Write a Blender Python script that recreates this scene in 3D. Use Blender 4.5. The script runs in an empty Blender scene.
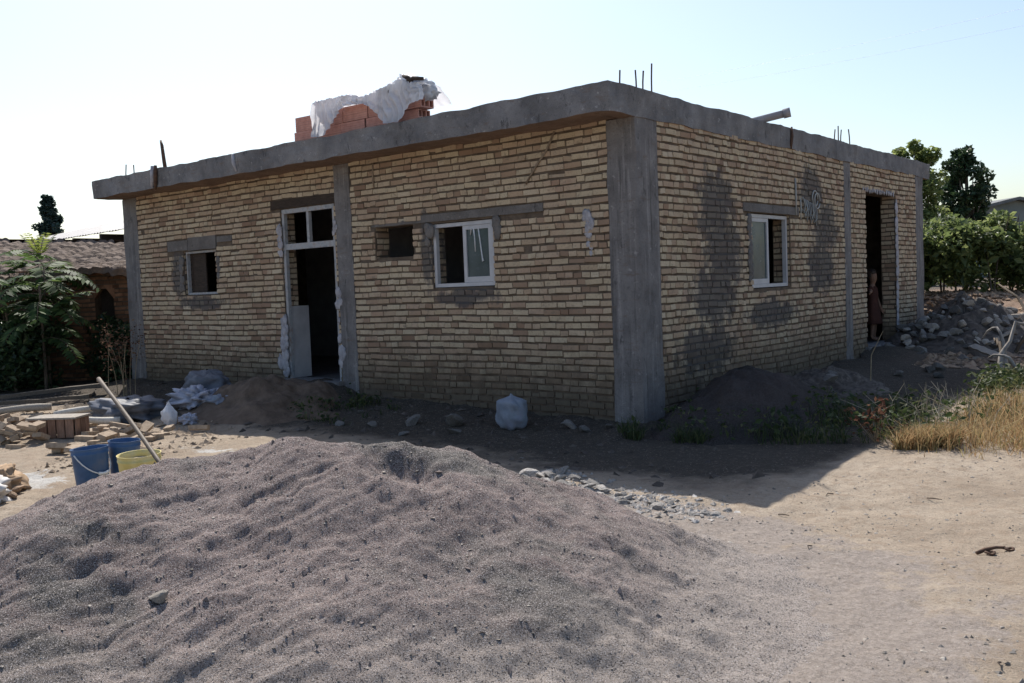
import bpy, math, random
import numpy as np
from mathutils import Vector, Matrix, noise, Euler

random.seed(11)
rng = np.random.default_rng(11)
scene = bpy.context.scene
COL = scene.collection
PI = math.pi
DETAIL = 1.0

# ------------------------------------------------------------------ helpers
def tag(o, label=None, cat=None, group=None, kind=None):
    if label: o['label'] = label
    if cat: o['category'] = cat
    if group: o['group'] = group
    if kind: o['kind'] = kind
    return o

ORIGIN = {}          # object name -> world origin of that object

def empty(name, loc, label, cat, group=None):
    o = bpy.data.objects.new(name, None)
    COL.objects.link(o)
    o.location = loc
    o.empty_display_size = .1
    ORIGIN[o.name] = np.array(loc, float)
    return tag(o, label, cat, group)

class MB:
    """collects polygons with a material slot and a random value per face"""
    def __init__(s):
        s.v = []; s.n = 0; s.lv = []; s.ln = []; s.mi = []; s.rn = []
    def add(s, verts, faces, mat=0, rnd=None):
        verts = np.asarray(verts, float).reshape(-1, 3)
        if rnd is None: rnd = random.random()
        for f in faces:
            s.lv.append(np.asarray(f, int) + s.n); s.ln.append([len(f)])
            s.mi.append([mat]); s.rn.append([rnd])
        s.v.append(verts); s.n += len(verts)
    def bulk(s, verts, faces, mat=0, rnd=None):
        """verts (N,3), faces (M,k) numpy"""
        verts = np.asarray(verts, float).reshape(-1, 3); faces = np.asarray(faces, int)
        m, k = faces.shape
        s.lv.append((faces + s.n).ravel()); s.ln.append(np.full(m, k)); s.mi.append(np.full(m, mat))
        s.rn.append(np.asarray(rnd, float) if rnd is not None else rng.random(m))
        s.v.append(verts); s.n += len(verts)
    def box(s, lo, hi, mat=0, rnd=None, jit=0):
        x0, y0, z0 = lo; x1, y1, z1 = hi
        v = np.array([(x0,y0,z0),(x1,y0,z0),(x1,y1,z0),(x0,y1,z0),(x0,y0,z1),(x1,y0,z1),(x1,y1,z1),(x0,y1,z1)], float)
        if jit: v += rng.normal(0, jit, v.shape)
        s.add(v, [(0,3,2,1),(4,5,6,7),(0,1,5,4),(1,2,6,5),(2,3,7,6),(3,0,4,7)], mat, rnd)
    def tube(s, pts, radii, n=8, mat=0, rnd=None, caps=True):
        pts = [Vector(p) for p in pts]
        if not hasattr(radii, '__len__'): radii = [radii]*len(pts)
        rings = []; ref = Vector((.31, .17, .93))
        for i, p in enumerate(pts):
            d = (pts[min(i+1, len(pts)-1)] - pts[max(i-1, 0)])
            if d.length < 1e-9: d = Vector((0,0,1))
            d.normalize()
            a = d.cross(ref)
            if a.length < 1e-3: a = d.cross(Vector((1,0,0)))
            a.normalize(); b = d.cross(a)
            rings.append([p + (a*math.cos(2*PI*k/n) + b*math.sin(2*PI*k/n))*radii[i] for k in range(n)])
        v = [c for r in rings for c in r]; f = []
        for i in range(len(pts)-1):
            for k in range(n):
                f.append((i*n+k, i*n+(k+1) % n, (i+1)*n+(k+1) % n, (i+1)*n+k))
        if caps:
            f.append(tuple(range(n-1, -1, -1))); f.append(tuple((len(pts)-1)*n+k for k in range(n)))
        s.add([tuple(c) for c in v], f, mat, rnd)
    def grid(s, P, mat=0, rnd=None, closed_u=False):
        """P (nu, nv, 3)"""
        P = np.asarray(P, float); nu, nv = P.shape[:2]
        I = np.arange(nu*nv).reshape(nu, nv)
        if closed_u: I = np.vstack([I, I[:1]])
        f = np.stack([I[:-1,:-1], I[1:,:-1], I[1:,1:], I[:-1,1:]], -1).reshape(-1, 4)
        s.bulk(P.reshape(-1, 3), f, mat, rnd if rnd is not None else rng.random(len(f)))
    def build(s, name, mats, parent=None, loc=None, smooth=False):
        co = np.concatenate(s.v)
        if parent is not None:
            base = ORIGIN[parent.name]; o_or = base
        else:
            base = np.array(loc if loc is not None else (0,0,0), float); o_or = base
        co = co - base
        me = bpy.data.meshes.new(name)
        lv = np.concatenate([np.asarray(a).ravel() for a in s.lv]).astype(np.int32)
        ln = np.concatenate([np.asarray(a).ravel() for a in s.ln]).astype(np.int32)
        mi = np.concatenate([np.asarray(a).ravel() for a in s.mi]).astype(np.int32)
        rn = np.concatenate([np.asarray(a).ravel() for a in s.rn]).astype(np.float32)
        me.vertices.add(len(co)); me.vertices.foreach_set('co', co.astype(np.float32).ravel())
        me.loops.add(len(lv)); me.loops.foreach_set('vertex_index', lv)
        me.polygons.add(len(ln))
        me.polygons.foreach_set('loop_start', np.concatenate([[0], np.cumsum(ln)[:-1]]).astype(np.int32))
        me.polygons.foreach_set('loop_total', ln)
        if not isinstance(mats, (list, tuple)): mats = [mats]
        for m in mats: me.materials.append(m)
        me.polygons.foreach_set('material_index', mi)
        me.polygons.foreach_set('use_smooth', np.full(len(ln), smooth))
        at = me.attributes.new('rnd', 'FLOAT', 'FACE'); at.data.foreach_set('value', rn)
        me.update(calc_edges=True); me.validate()
        o = bpy.data.objects.new(name, me); COL.objects.link(o)
        if parent is not None: o.parent = parent
        else: o.location = base
        ORIGIN[o.name] = o_or
        return o

def dup(o, name=None):
    c = o.copy(); COL.objects.link(c); return c

# numpy value noise ------------------------------------------------------
def _h(ix, iy, seed):
    n = (ix.astype(np.int64)*374761393 + iy.astype(np.int64)*668265263 + seed*1442695041) & 0xffffffff
    n = ((n ^ (n >> 13))*1274126177) & 0xffffffff
    n = ((n ^ (n >> 16))*2246822519) & 0xffffffff
    return ((n ^ (n >> 15)) & 0xffffff)/float(0xffffff)
def vn(x, y, seed=0):
    x = np.asarray(x, float); y = np.asarray(y, float)
    ix = np.floor(x); iy = np.floor(y); fx = x-ix; fy = y-iy
    fx = fx*fx*fx*(fx*(fx*6-15)+10); fy = fy*fy*fy*(fy*(fy*6-15)+10)
    a = _h(ix, iy, seed); b = _h(ix+1, iy, seed); c = _h(ix, iy+1, seed); d = _h(ix+1, iy+1, seed)
    return (a*(1-fx)+b*fx)*(1-fy) + (c*(1-fx)+d*fx)*fy - .5
def fbm(x, y, seed=0, oct=4, gain=.5):
    s = 0; a = 1
    for i in range(oct):
        s = s + a*vn(x*2**i+17.3*i, y*2**i-9.1*i, seed+i); a *= gain
    return s
def sst(x, a, b):
    t = np.clip((x-a)/(b-a), 0, 1); return t*t*(3-2*t)

# ------------------------------------------------------------------ materials
def new_mat(name):
    m = bpy.data.materials.new(name); m.use_nodes = True
    nt = m.node_tree
    return m, nt, nt.nodes, nt.links, nt.nodes['Principled BSDF']
def ramp(N, stops):
    r = N.new('ShaderNodeValToRGB')
    while len(r.color_ramp.elements) < len(stops): r.color_ramp.elements.new(.5)
    for e, (p, c) in zip(r.color_ramp.elements, stops):
        e.position = p; e.color = (*c, 1) if len(c) == 3 else c
    return r
def mixc(N, L, fac, a, b, mode='MIX'):
    m = N.new('ShaderNodeMix'); m.data_type = 'RGBA'; m.blend_type = mode
    for sock, val in ((m.inputs[0], fac), (m.inputs[6], a), (m.inputs[7], b)):
        if isinstance(val, bpy.types.NodeSocket): L.new(val, sock)
        elif isinstance(val, tuple): sock.default_value = (*val, 1)
        else: sock.default_value = val
    return m.outputs[2]
def mth(N, L, op, a, b=None, clamp=False):
    m = N.new('ShaderNodeMath'); m.operation = op; m.use_clamp = clamp
    for i, val in enumerate((a, b)):
        if val is None: continue
        if isinstance(val, bpy.types.NodeSocket): L.new(val, m.inputs[i])
        else: m.inputs[i].default_value = val
    return m.outputs[0]
def noise_n(N, L, vec, scale, detail=4, rough=.55, dist=0):
    n = N.new('ShaderNodeTexNoise'); n.inputs['Scale'].default_value = scale
    n.inputs['Detail'].default_value = detail; n.inputs['Roughness'].default_value = rough
    n.inputs['Distortion'].default_value = dist
    if vec is not None: L.new(vec, n.inputs['Vector'])
    return n.outputs['Fac']
def pos(N): return N.new('ShaderNodeNewGeometry').outputs['Position']
def objc(N): return N.new('ShaderNodeTexCoord').outputs['Object']
def stretch(N, L, vec, s):
    m = N.new('ShaderNodeMapping'); m.inputs['Scale'].default_value = s
    L.new(vec, m.inputs['Vector']); return m.outputs[0]
def attr(N, name):
    a = N.new('ShaderNodeAttribute'); a.attribute_name = name; return a.outputs['Fac']
def mrange(N, L, v, a, b, c=0., d=1.):
    m = N.new('ShaderNodeMapRange'); m.interpolation_type = 'SMOOTHSTEP'
    L.new(v, m.inputs[0])
    for i, x in enumerate((a, b, c, d)): m.inputs[i+1].default_value = x
    return m.outputs[0]
def bump(N, L, B, h, strength=.5, dist=.01, prev=None):
    b = N.new('ShaderNodeBump'); b.inputs['Strength'].default_value = strength
    b.inputs['Distance'].default_value = dist; L.new(h, b.inputs['Height'])
    if prev is not None: L.new(prev, b.inputs['Normal'])
    L.new(b.outputs[0], B.inputs['Normal']); return b.outputs[0]

def pmat(name, c1, c2, scale=8, rough=.85, bstr=.3, bscale=None, bdist=.01, rnd=0, st=(1,1,1), c3=None, spec=.3, metal=0):
    """two or three colours mixed by noise, value shifted per face, bumped"""
    m, nt, N, L, B = new_mat(name)
    v = stretch(N, L, objc(N), st)
    n = noise_n(N, L, v, scale, 5, .6)
    stops = [(.3, c1), (.7, c2)] if c3 is None else [(.28, c1), (.5, c2), (.75, c3)]
    r = ramp(N, stops); L.new(n, r.inputs[0]); c = r.outputs[0]
    if rnd:
        k = mth(N, L, 'ADD', mth(N, L, 'MULTIPLY', attr(N, 'rnd'), rnd*2), 1-rnd)
        hs = N.new('ShaderNodeHueSaturation'); L.new(c, hs.inputs['Color']); L.new(k, hs.inputs['Value'])
        c = hs.outputs[0]
    L.new(c, B.inputs['Base Color'])
    B.inputs['Roughness'].default_value = rough; B.inputs['Metallic'].default_value = metal
    B.inputs['Specular IOR Level'].default_value = spec
    if bstr:
        bump(N, L, B, noise_n(N, L, v, bscale or scale*4, 5, .6), bstr, bdist)
    return m

def leafmat(name, cols, trans=.35, rough=.45, spec=.4):
    m, nt, N, L, B = new_mat(name)
    r = ramp(N, [(i/(len(cols)-1), c) for i, c in enumerate(cols)])
    L.new(attr(N, 'rnd'), r.inputs[0])
    L.new(r.outputs[0], B.inputs['Base Color'])
    B.inputs['Roughness'].default_value = rough; B.inputs['Specular IOR Level'].default_value = spec
    t = N.new('ShaderNodeBsdfTranslucent')
    hs = N.new('ShaderNodeHueSaturation'); hs.inputs['Value'].default_value = 1.5; hs.inputs['Hue'].default_value = .48
    L.new(r.outputs[0], hs.inputs['Color']); L.new(hs.outputs[0], t.inputs[0])
    mx = N.new('ShaderNodeMixShader'); mx.inputs[0].default_value = trans
    L.new(B.outputs[0], mx.inputs[1]); L.new(t.outputs[0], mx.inputs[2])
    L.new(mx.outputs[0], N['Material Output'].inputs[0])
    return m

def blobmask(N, L, P, blobs, nz):
    """soft ellipsoids (centre, radii) with a noisy rim, combined with max"""
    out = None
    for c, r in blobs:
        a = N.new('ShaderNodeVectorMath'); a.operation = 'SUBTRACT'; L.new(P, a.inputs[0]); a.inputs[1].default_value = c
        b = N.new('ShaderNodeVectorMath'); b.operation = 'DIVIDE'; L.new(a.outputs[0], b.inputs[0]); b.inputs[1].default_value = r
        l = N.new('ShaderNodeVectorMath'); l.operation = 'LENGTH'; L.new(b.outputs[0], l.inputs[0])
        d = mth(N, L, 'ADD', l.outputs['Value'], mth(N, L, 'MULTIPLY', mth(N, L, 'SUBTRACT', nz, .5), 2.1))
        k = mrange(N, L, d, 1.15, .65)
        out = k if out is None else mth(N, L, 'MAXIMUM', out, k)
    return out

STAINS = [((0, 1.6, 2.5), (.6, .42, .45)), ((0, 1.75, 2.0), (.6, .5, .45)), ((0, 1.5, 1.55), (.6, .55, .35)), ((0, 1.3, 1.0), (.6, .7, .3)), ((0, 4.3, 2.8), (.6, .45, .36)),
          ((0, 4.75, 2.35), (.6, .45, .4)), ((0, 4.6, 1.85), (.6, .5, .35)), ((0, 3.0, 1.3), (.6, .7, .18)),
          ((-2.2, 0, 1.66), (.5, .6, .10)), ((-7.2, 0, 1.68), (.6, .6, .1)), ((-2.75, 0, 2.2), (.1, .6, .45)), ((-7.75, 0, 2.1), (.16, .6, .4))]

def brick_material():
    m, nt, N, L, B = new_mat('yellow_brick')
    P = pos(N); a = attr(N, 'rnd')
    r = ramp(N, [(0., (.25, .165, .115)), (.13, (.37, .265, .185)), (.36, (.46, .37, .26)), (.62, (.51, .42, .295)), (.82, (.41, .295, .21)), (1., (.55, .46, .335))])
    big = noise_n(N, L, P, .9, 3, .5)
    L.new(mth(N, L, 'ADD', a, mth(N, L, 'MULTIPLY', mth(N, L, 'SUBTRACT', big, .5), -.5), True), r.inputs[0])
    c = r.outputs[0]
    # pinkish zones and fine speckle
    c = mixc(N, L, mrange(N, L, noise_n(N, L, P, 1.5, 4, .6), .5, .7, 0, .42), c, (.36, .225, .16))
    sp = noise_n(N, L, P, 60, 4, .7)
    c = mixc(N, L, mrange(N, L, sp, .45, .75, 0, .55), c, (.20, .16, .12))
    c = mixc(N, L, mrange(N, L, noise_n(N, L, P, 16, 5, .7), .54, .68, 0, .6), c, (.20, .165, .125))
    nz = noise_n(N, L, stretch(N, L, P, (1, 1, .6)), 6.0, 7, .75)
    st = blobmask(N, L, P, STAINS, mth(N, L, 'ADD', nz, mth(N, L, 'MULTIPLY', mth(N, L, 'SUBTRACT', a, .5), .16)))
    c = mixc(N, L, mth(N, L, 'MULTIPLY', st, .8), c, (.075, .072, .075))
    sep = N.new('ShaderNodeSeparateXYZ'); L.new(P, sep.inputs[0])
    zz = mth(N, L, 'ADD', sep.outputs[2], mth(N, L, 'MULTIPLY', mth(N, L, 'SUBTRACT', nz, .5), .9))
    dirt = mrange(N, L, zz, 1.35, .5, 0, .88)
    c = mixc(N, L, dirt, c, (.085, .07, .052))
    L.new(c, B.inputs['Base Color']); B.inputs['Roughness'].default_value = .92; B.inputs['Specular IOR Level'].default_value = .15
    bump(N, L, B, noise_n(N, L, P, 45, 5, .7), .45, .006)
    return m
def mortar_material():
    m, nt, N, L, B = new_mat('raked_mortar')
    P = pos(N)
    r = ramp(N, [(.3, (.075, .056, .043)), (.7, (.16, .125, .095))]); L.new(noise_n(N, L, P, 7, 5, .6), r.inputs[0])
    nz = noise_n(N, L, stretch(N, L, P, (1, 1, .6)), 6.0, 7, .75)
    c = mixc(N, L, mth(N, L, 'MULTIPLY', blobmask(N, L, P, STAINS, nz), .8), r.outputs[0], (.08, .08, .085))
    L.new(c, B.inputs['Base Color']); B.inputs['Roughness'].default_value = .95; B.inputs['Specular IOR Level'].default_value = .1
    bump(N, L, B, noise_n(N, L, P, 30, 4, .6), .5, .01)
    return m
def concrete_material(name, dark, light, streak=True):
    m, nt, N, L, B = new_mat(name)
    P = pos(N)
    r = ramp(N, [(.3, dark), (.72, light)]); L.new(noise_n(N, L, P, 3.2, 6, .62), r.inputs[0]); c = r.outputs[0]
    if streak:
        s = noise_n(N, L, stretch(N, L, P, (26, 26, .9)), 1, 4, .6)
        c = mixc(N, L, mrange(N, L, s, .52, .72, 0, .5), c, tuple(min(1, x*1.5) for x in light))
        s2 = noise_n(N, L, stretch(N, L, P, (15, 15, .7)), 1.3, 4, .6)
        c = mixc(N, L, mrange(N, L, s2, .55, .72, 0, .6), c, tuple(x*.45 for x in dark))
    c = mixc(N, L, mrange(N, L, noise_n(N, L, P, 90, 3, .7), .52, .7, 0, .6), c, tuple(x*.5 for x in dark))
    c = mixc(N, L, mrange(N, L, noise_n(N, L, stretch(N, L, P, (1, 1, 4)), 5, 6, .75), .56, .66, 0, .6), c, (light[0]*.62, light[1]*.5, light[2]*.42))
    c = mixc(N, L, mrange(N, L, noise_n(N, L, stretch(N, L, P, (1, 1, .5)), 7, 6, .75, .5), .58, .66, 0, .7), c, tuple(x*.5 for x in dark))
    c = mixc(N, L, mrange(N, L, noise_n(N, L, P, 18, 5, .75), .6, .68, 0, .55), c, tuple(min(1, x*1.6) for x in light))
    L.new(c, B.inputs['Base Color']); B.inputs['Roughness'].default_value = .9; B.inputs['Specular IOR Level'].default_value = .25
    b1 = bump(N, L, B, noise_n(N, L, P, 12, 6, .7), .5, .02)
    bump(N, L, B, noise_n(N, L, P, 120, 3, .7), .35, .004, b1)
    return m

def sheetmat():
    m = pmat('white_plastic_sheet', (.70, .71, .74), (.85, .85, .87), 5, .35, .12, 18, .01); N, L = m.node_tree.nodes, m.node_tree.links
    t = N.new('ShaderNodeBsdfTranslucent'); t.inputs[0].default_value = (.85, .86, .9, 1); mx = N.new('ShaderNodeMixShader'); mx.inputs[0].default_value = .4
    L.new(N['Principled BSDF'].outputs[0], mx.inputs[1]); L.new(t.outputs[0], mx.inputs[2]); L.new(mx.outputs[0], N['Material Output'].inputs[0]); return m
M = {}
M['brick'] = brick_material(); M['mortar'] = mortar_material()
M['concrete'] = concrete_material('grey_concrete', (.115, .108, .108), (.235, .222, .218))
M['slab'] = concrete_material('slab_concrete', (.11, .108, .112), (.255, .248, .25), False)
M['soffit'] = concrete_material('soffit_concrete', (.15, .10, .075), (.26, .18, .135), False)
M['lintel'] = concrete_material('lintel_concrete', (.11, .10, .095), (.2, .185, .175), False)
M['gypsum'] = pmat('gypsum_patch', (.24, .23, .25), (.46, .45, .48), 14, .9, .6, 40, .01)
M['frame'] = pmat('frame_paint', (.20, .21, .23), (.36, .37, .385), 12, .6, .2, 60, .003, c3=(.26, .20, .17))
M['white_frame'] = pmat('white_aluminium', (.40, .40, .42), (.52, .52, .54), 6, .45, .08, 60, .002)
M['iron'] = pmat('rusty_iron', (.05, .03, .022), (.14, .075, .045), 22, .75, .4, 80, .003)
M['blackwood'] = pmat('dark_timber', (.025, .02, .017), (.07, .05, .038), 12, .85, .5, 40, .006, st=(1, 8, 8))
M['plaster'] = pmat('grey_plaster', (.22, .21, .22), (.34, .32, .33), 5, .9, .3)
M['panel'] = pmat('grey_panel', (.36, .35, .36), (.50, .49, .50), 4, .85, .2)
def glass():
    m, nt, N, L, B = new_mat('dirty_glass')
    P = objc(N)
    r = ramp(N, [(.35, (.035, .058, .064)), (.75, (.085, .11, .118))]); L.new(noise_n(N, L, P, 3.5, 4), r.inputs[0])
    L.new(r.outputs[0], B.inputs['Base Color'])
    rr = mrange(N, L, noise_n(N, L, P, 9, 4), .3, .7, .06, .3); L.new(rr, B.inputs['Roughness'])
    B.inputs['Specular IOR Level'].default_value = .3
    return m
M['glass'] = glass()
M['paint'] = pmat('white_paint_drip', (.5, .52, .55), (.66, .68, .7), 20, .6, .1)

def ground_material():
    m, nt, N, L, B = new_mat('dry_earth')
    P = pos(N)
    r = ramp(N, [(.25, (.265, .21, .16)), (.5, (.38, .31, .24)), (.78, (.48, .405, .325))]); L.new(noise_n(N, L, P, 1.1, 6, .62), r.inputs[0]); c = r.outputs[0]
    c = mixc(N, L, mrange(N, L, noise_n(N, L, P, 9, 5, .7), .48, .66, 0, .7), c, (.30, .23, .17))
    c = mixc(N, L, mrange(N, L, noise_n(N, L, stretch(N, L, P, (1, 1, 1)), 2.6, 6, .7, 1.2), .54, .64, 0, .5), c, (.34, .275, .21))
    # grey sand trodden out round the heap
    g = attr(N, 'grit')
    gm = mth(N, L, 'ADD', g, mth(N, L, 'MULTIPLY', mth(N, L, 'SUBTRACT', noise_n(N, L, P, 2.6, 9, .78), .5), 2.0))
    gr = ramp(N, [(.3, (.235, .20, .175)), (.7, (.41, .355, .315))]); L.new(noise_n(N, L, P, 28, 5, .75), gr.inputs[0])
    c = mixc(N, L, mrange(N, L, gm, .35, .65), c, gr.outputs[0])
    # dark earth by the walls, house shade painted into its colour
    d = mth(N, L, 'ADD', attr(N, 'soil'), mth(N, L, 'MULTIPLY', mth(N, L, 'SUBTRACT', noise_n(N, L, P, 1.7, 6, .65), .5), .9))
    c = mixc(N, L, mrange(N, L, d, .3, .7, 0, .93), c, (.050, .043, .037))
    # spoil bank
    bk = attr(N, 'bank')
    br = ramp(N, [(.3, (.14, .095, .07)), (.55, (.25, .175, .13)), (.75, (.36, .27, .215))]); L.new(noise_n(N, L, P, 5, 6, .7), br.inputs[0])
    c = mixc(N, L, bk, c, br.outputs[0])
    # lime dust
    lm = mth(N, L, 'ADD', attr(N, 'lime'), mth(N, L, 'MULTIPLY', mth(N, L, 'SUBTRACT', noise_n(N, L, P, 5.5, 6, .75), .5), 2.6))
    c = mixc(N, L, mrange(N, L, lm, .45, .7, 0, .9), c, (.52, .51, .49))
    c = mixc(N, L, mrange(N, L, noise_n(N, L, P, 75, 4, .75), .52, .68, 0, .6), c, (.17, .135, .10))
    c = mixc(N, L, mrange(N, L, noise_n(N, L, P, 24, 6, .8), .53, .66, 0, .6), c, (.22, .175, .14))
    c = mixc(N, L, mrange(N, L, noise_n(N, L, P, 55, 3, .7), .60, .72, 0, .6), c, (.52, .46, .38))
    L.new(c, B.inputs['Base Color']); B.inputs['Roughness'].default_value = .95; B.inputs['Specular IOR Level'].default_value = .1
    b1 = bump(N, L, B, noise_n(N, L, P, 9, 8, .75), .8, .05)
    bump(N, L, B, noise_n(N, L, P, 70, 4, .75), .8, .012, b1)
    return m
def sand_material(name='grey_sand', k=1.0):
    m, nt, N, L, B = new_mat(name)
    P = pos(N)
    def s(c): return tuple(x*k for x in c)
    r = ramp(N, [(.28, s((.215, .163, .15))), (.5, s((.325, .25, .23))), (.75, s((.43, .335, .305)))])
    L.new(noise_n(N, L, P, 2.3, 6, .6), r.inputs[0]); c = r.outputs[0]
    c = mixc(N, L, mrange(N, L, noise_n(N, L, P, 1.3, 5, .6, .4), .48, .64, 0, .85), c, s((.135, .132, .12)))
    c = mixc(N, L, mrange(N, L, noise_n(N, L, P, 1.0, 5, .65), .54, .7, 0, .5), c, s((.30, .24, .225)))
    # trodden thin at the foot: same grit as on the ground round it
    gr = ramp(N, [(.3, (.235, .20, .175)), (.7, (.41, .355, .315))]); L.new(noise_n(N, L, P, 28, 5, .75), gr.inputs[0])
    th = mth(N, L, 'ADD', attr(N, 'thick'), mth(N, L, 'MULTIPLY', mth(N, L, 'SUBTRACT', noise_n(N, L, P, 3.0, 6, .65), .5), .25))
    c = mixc(N, L, mrange(N, L, th, .38, .05), c, gr.outputs[0])
    g1_ = noise_n(N, L, P, 125, 2, .6); g2_ = noise_n(N, L, P, 230, 2, .6)
    c = mixc(N, L, mrange(N, L, g1_, .54, .62, 0, .9), c, s((.06, .052, .05)))
    c = mixc(N, L, mrange(N, L, g2_, .55, .62, 0, .95), c, s((.72, .66, .64)))
    L.new(c, B.inputs['Base Color']); B.inputs['Roughness'].default_value = .95; B.inputs['Specular IOR Level'].default_value = .12
    b1 = bump(N, L, B, noise_n(N, L, P, 30, 6, .8), .7, .022)
    bump(N, L, B, noise_n(N, L, P, 130, 3, .8), 1.0, .009, b1)
    return m
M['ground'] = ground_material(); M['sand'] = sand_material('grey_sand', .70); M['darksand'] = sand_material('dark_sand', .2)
M['stone'] = pmat('field_stone', (.20, .175, .15), (.38, .34, .295), 9, .9, .5, 30, .01, rnd=.35)
M['rubble'] = pmat('broken_concrete', (.10, .092, .085), (.21, .195, .18), 8, .95, .6, 30, .01, rnd=.35)
M['whiterubble'] = pmat('broken_lime_concrete', (.17, .155, .14), (.48, .45, .42), 8, .95, .6, 30, .01, rnd=.3)
M['clod'] = pmat('earth_clod', (.19, .125, .085), (.38, .28, .2), 9, .95, .6, 30, .01, rnd=.3)
M['darksoil'] = pmat('dark_soil', (.055, .045, .04), (.115, .095, .08), 9, .95, .6, 30, .012, rnd=.35)
M['oldwood'] = pmat('weathered_wood', (.19, .165, .14), (.38, .345, .30), 14, .85, .5, 50, .004, st=(1, 7, 7), rnd=.25)
M['redclay'] = pmat('red_clay', (.42, .20, .16), (.58, .31, .25), 9, .85, .35, 40, .004, rnd=.15)
M['palebrick'] = pmat('pale_brick', (.19, .14, .10), (.34, .27, .20), 18, .92, .5, 50, .005, rnd=.3)
M['sheet'] = sheetmat()
M['whitebag'] = pmat('woven_bag', (.13, .155, .20), (.22, .25, .30), 6, .6, .3, 20, .01, c3=(.19, .19, .25))
M['bluishsheet'] = pmat('bluish_plastic', (.20, .21, .27), (.42, .43, .5), 5, .45, .3, 18, .01)
M['papersack'] = pmat('sack_paper', (.48, .45, .42), (.66, .63, .6), 6, .7, .3, 20, .01)
M['greybag'] = pmat('grey_bag', (.07, .075, .09), (.15, .155, .18), 6, .6, .3, 20, .01)
M['blueplastic'] = pmat('blue_plastic', (.03, .07, .16), (.05, .11, .23), 5, .45, .15, 30, .003, c3=(.13, .15, .19))
M['yellowplastic'] = pmat('yellow_plastic', (.52, .42, .12), (.66, .55, .22), 6, .5, .15, 30, .003, c3=(.6, .55, .4))
M['whiteplastic'] = pmat('white_plastic', (.66, .66, .64), (.78, .78, .76), 6, .4, .1)
M['bark'] = pmat('bark', (.07, .055, .045), (.17, .14, .11), 12, .95, .6, 30, .01, st=(4, 4, 1))
M['cable'] = pmat('pale_cable', (.26, .26, .25), (.42, .42, .4), 10, .6, 0)

# ------------------------------------------------------------------ camera frame (real place, metres)
CAM = np.array([4.749, -7.859, 1.76])
YAW, PITCH, ROLL, FPX = .67799, -.05852, -.03866, 958.17
fw = np.array([-math.sin(YAW)*math.cos(PITCH), math.cos(YAW)*math.cos(PITCH), math.sin(PITCH)])
rt = np.array([math.cos(YAW), math.sin(YAW), 0]); up = np.cross(rt, fw)
rt2 = math.cos(ROLL)*rt + math.sin(ROLL)*up; up2 = -math.sin(ROLL)*rt + math.cos(ROLL)*up
HF = np.array([-math.sin(YAW), math.cos(YAW)]); HR = np.array([math.cos(YAW), math.sin(YAW)])
cd = bpy.data.cameras.new('camera'); cam = bpy.data.objects.new('camera', cd); COL.objects.link(cam)
cd.sensor_width = 36; cd.lens = FPX/1024*36; cd.clip_start = .05; cd.clip_end = 2000
mw = Matrix.Identity(4)
for i in range(3):
    mw[i][0] = rt2[i]; mw[i][1] = up2[i]; mw[i][2] = -fw[i]; mw[i][3] = CAM[i]
cam.matrix_world = mw; scene.camera = cam
def ab(x, y):
    dx = np.asarray(x)-CAM[0]; dy = np.asarray(y)-CAM[1]
    return dx*HR[0]+dy*HR[1], dx*HF[0]+dy*HF[1]
def xy(a, b): return CAM[0]+a*HR[0]+b*HF[0], CAM[1]+a*HR[1]+b*HF[1]

# ------------------------------------------------------------------ light
AZ = math.radians(52.56); EL = math.radians(50.4)     # sun behind the house, to the left (azimuth from +Y towards -X)
sd = Vector((-math.sin(AZ)*math.cos(EL), math.cos(AZ)*math.cos(EL), math.sin(EL)))
sl = bpy.data.lights.new('sun', 'SUN'); sl.energy = 5.0; sl.angle = math.radians(.55); sl.color = (1, .95, .87)
so = bpy.data.objects.new('sun', sl); COL.objects.link(so); so.location = (-20, 20, 30)
so.rotation_euler = (-sd).to_track_quat('-Z', 'Y').to_euler()
w = bpy.data.worlds.new('World'); scene.world = w; w.use_nodes = True
sky = w.node_tree.nodes.new('ShaderNodeTexSky'); sky.sky_type = 'NISHITA'; sky.sun_disc = False
sky.sun_elevation = EL; sky.sun_rotation = -AZ; sky.air_density = 1.1; sky.dust_density = 1.6; sky.ozone_density = 2.0
bg = w.node_tree.nodes['Background']; bg.inputs[1].default_value = .12
w.node_tree.links.new(sky.outputs[0], bg.inputs[0])
scene.view_settings.view_transform = 'Standard'; scene.view_settings.look = 'None'
scene.view_settings.exposure = .4; scene.view_settings.gamma = 1

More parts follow.
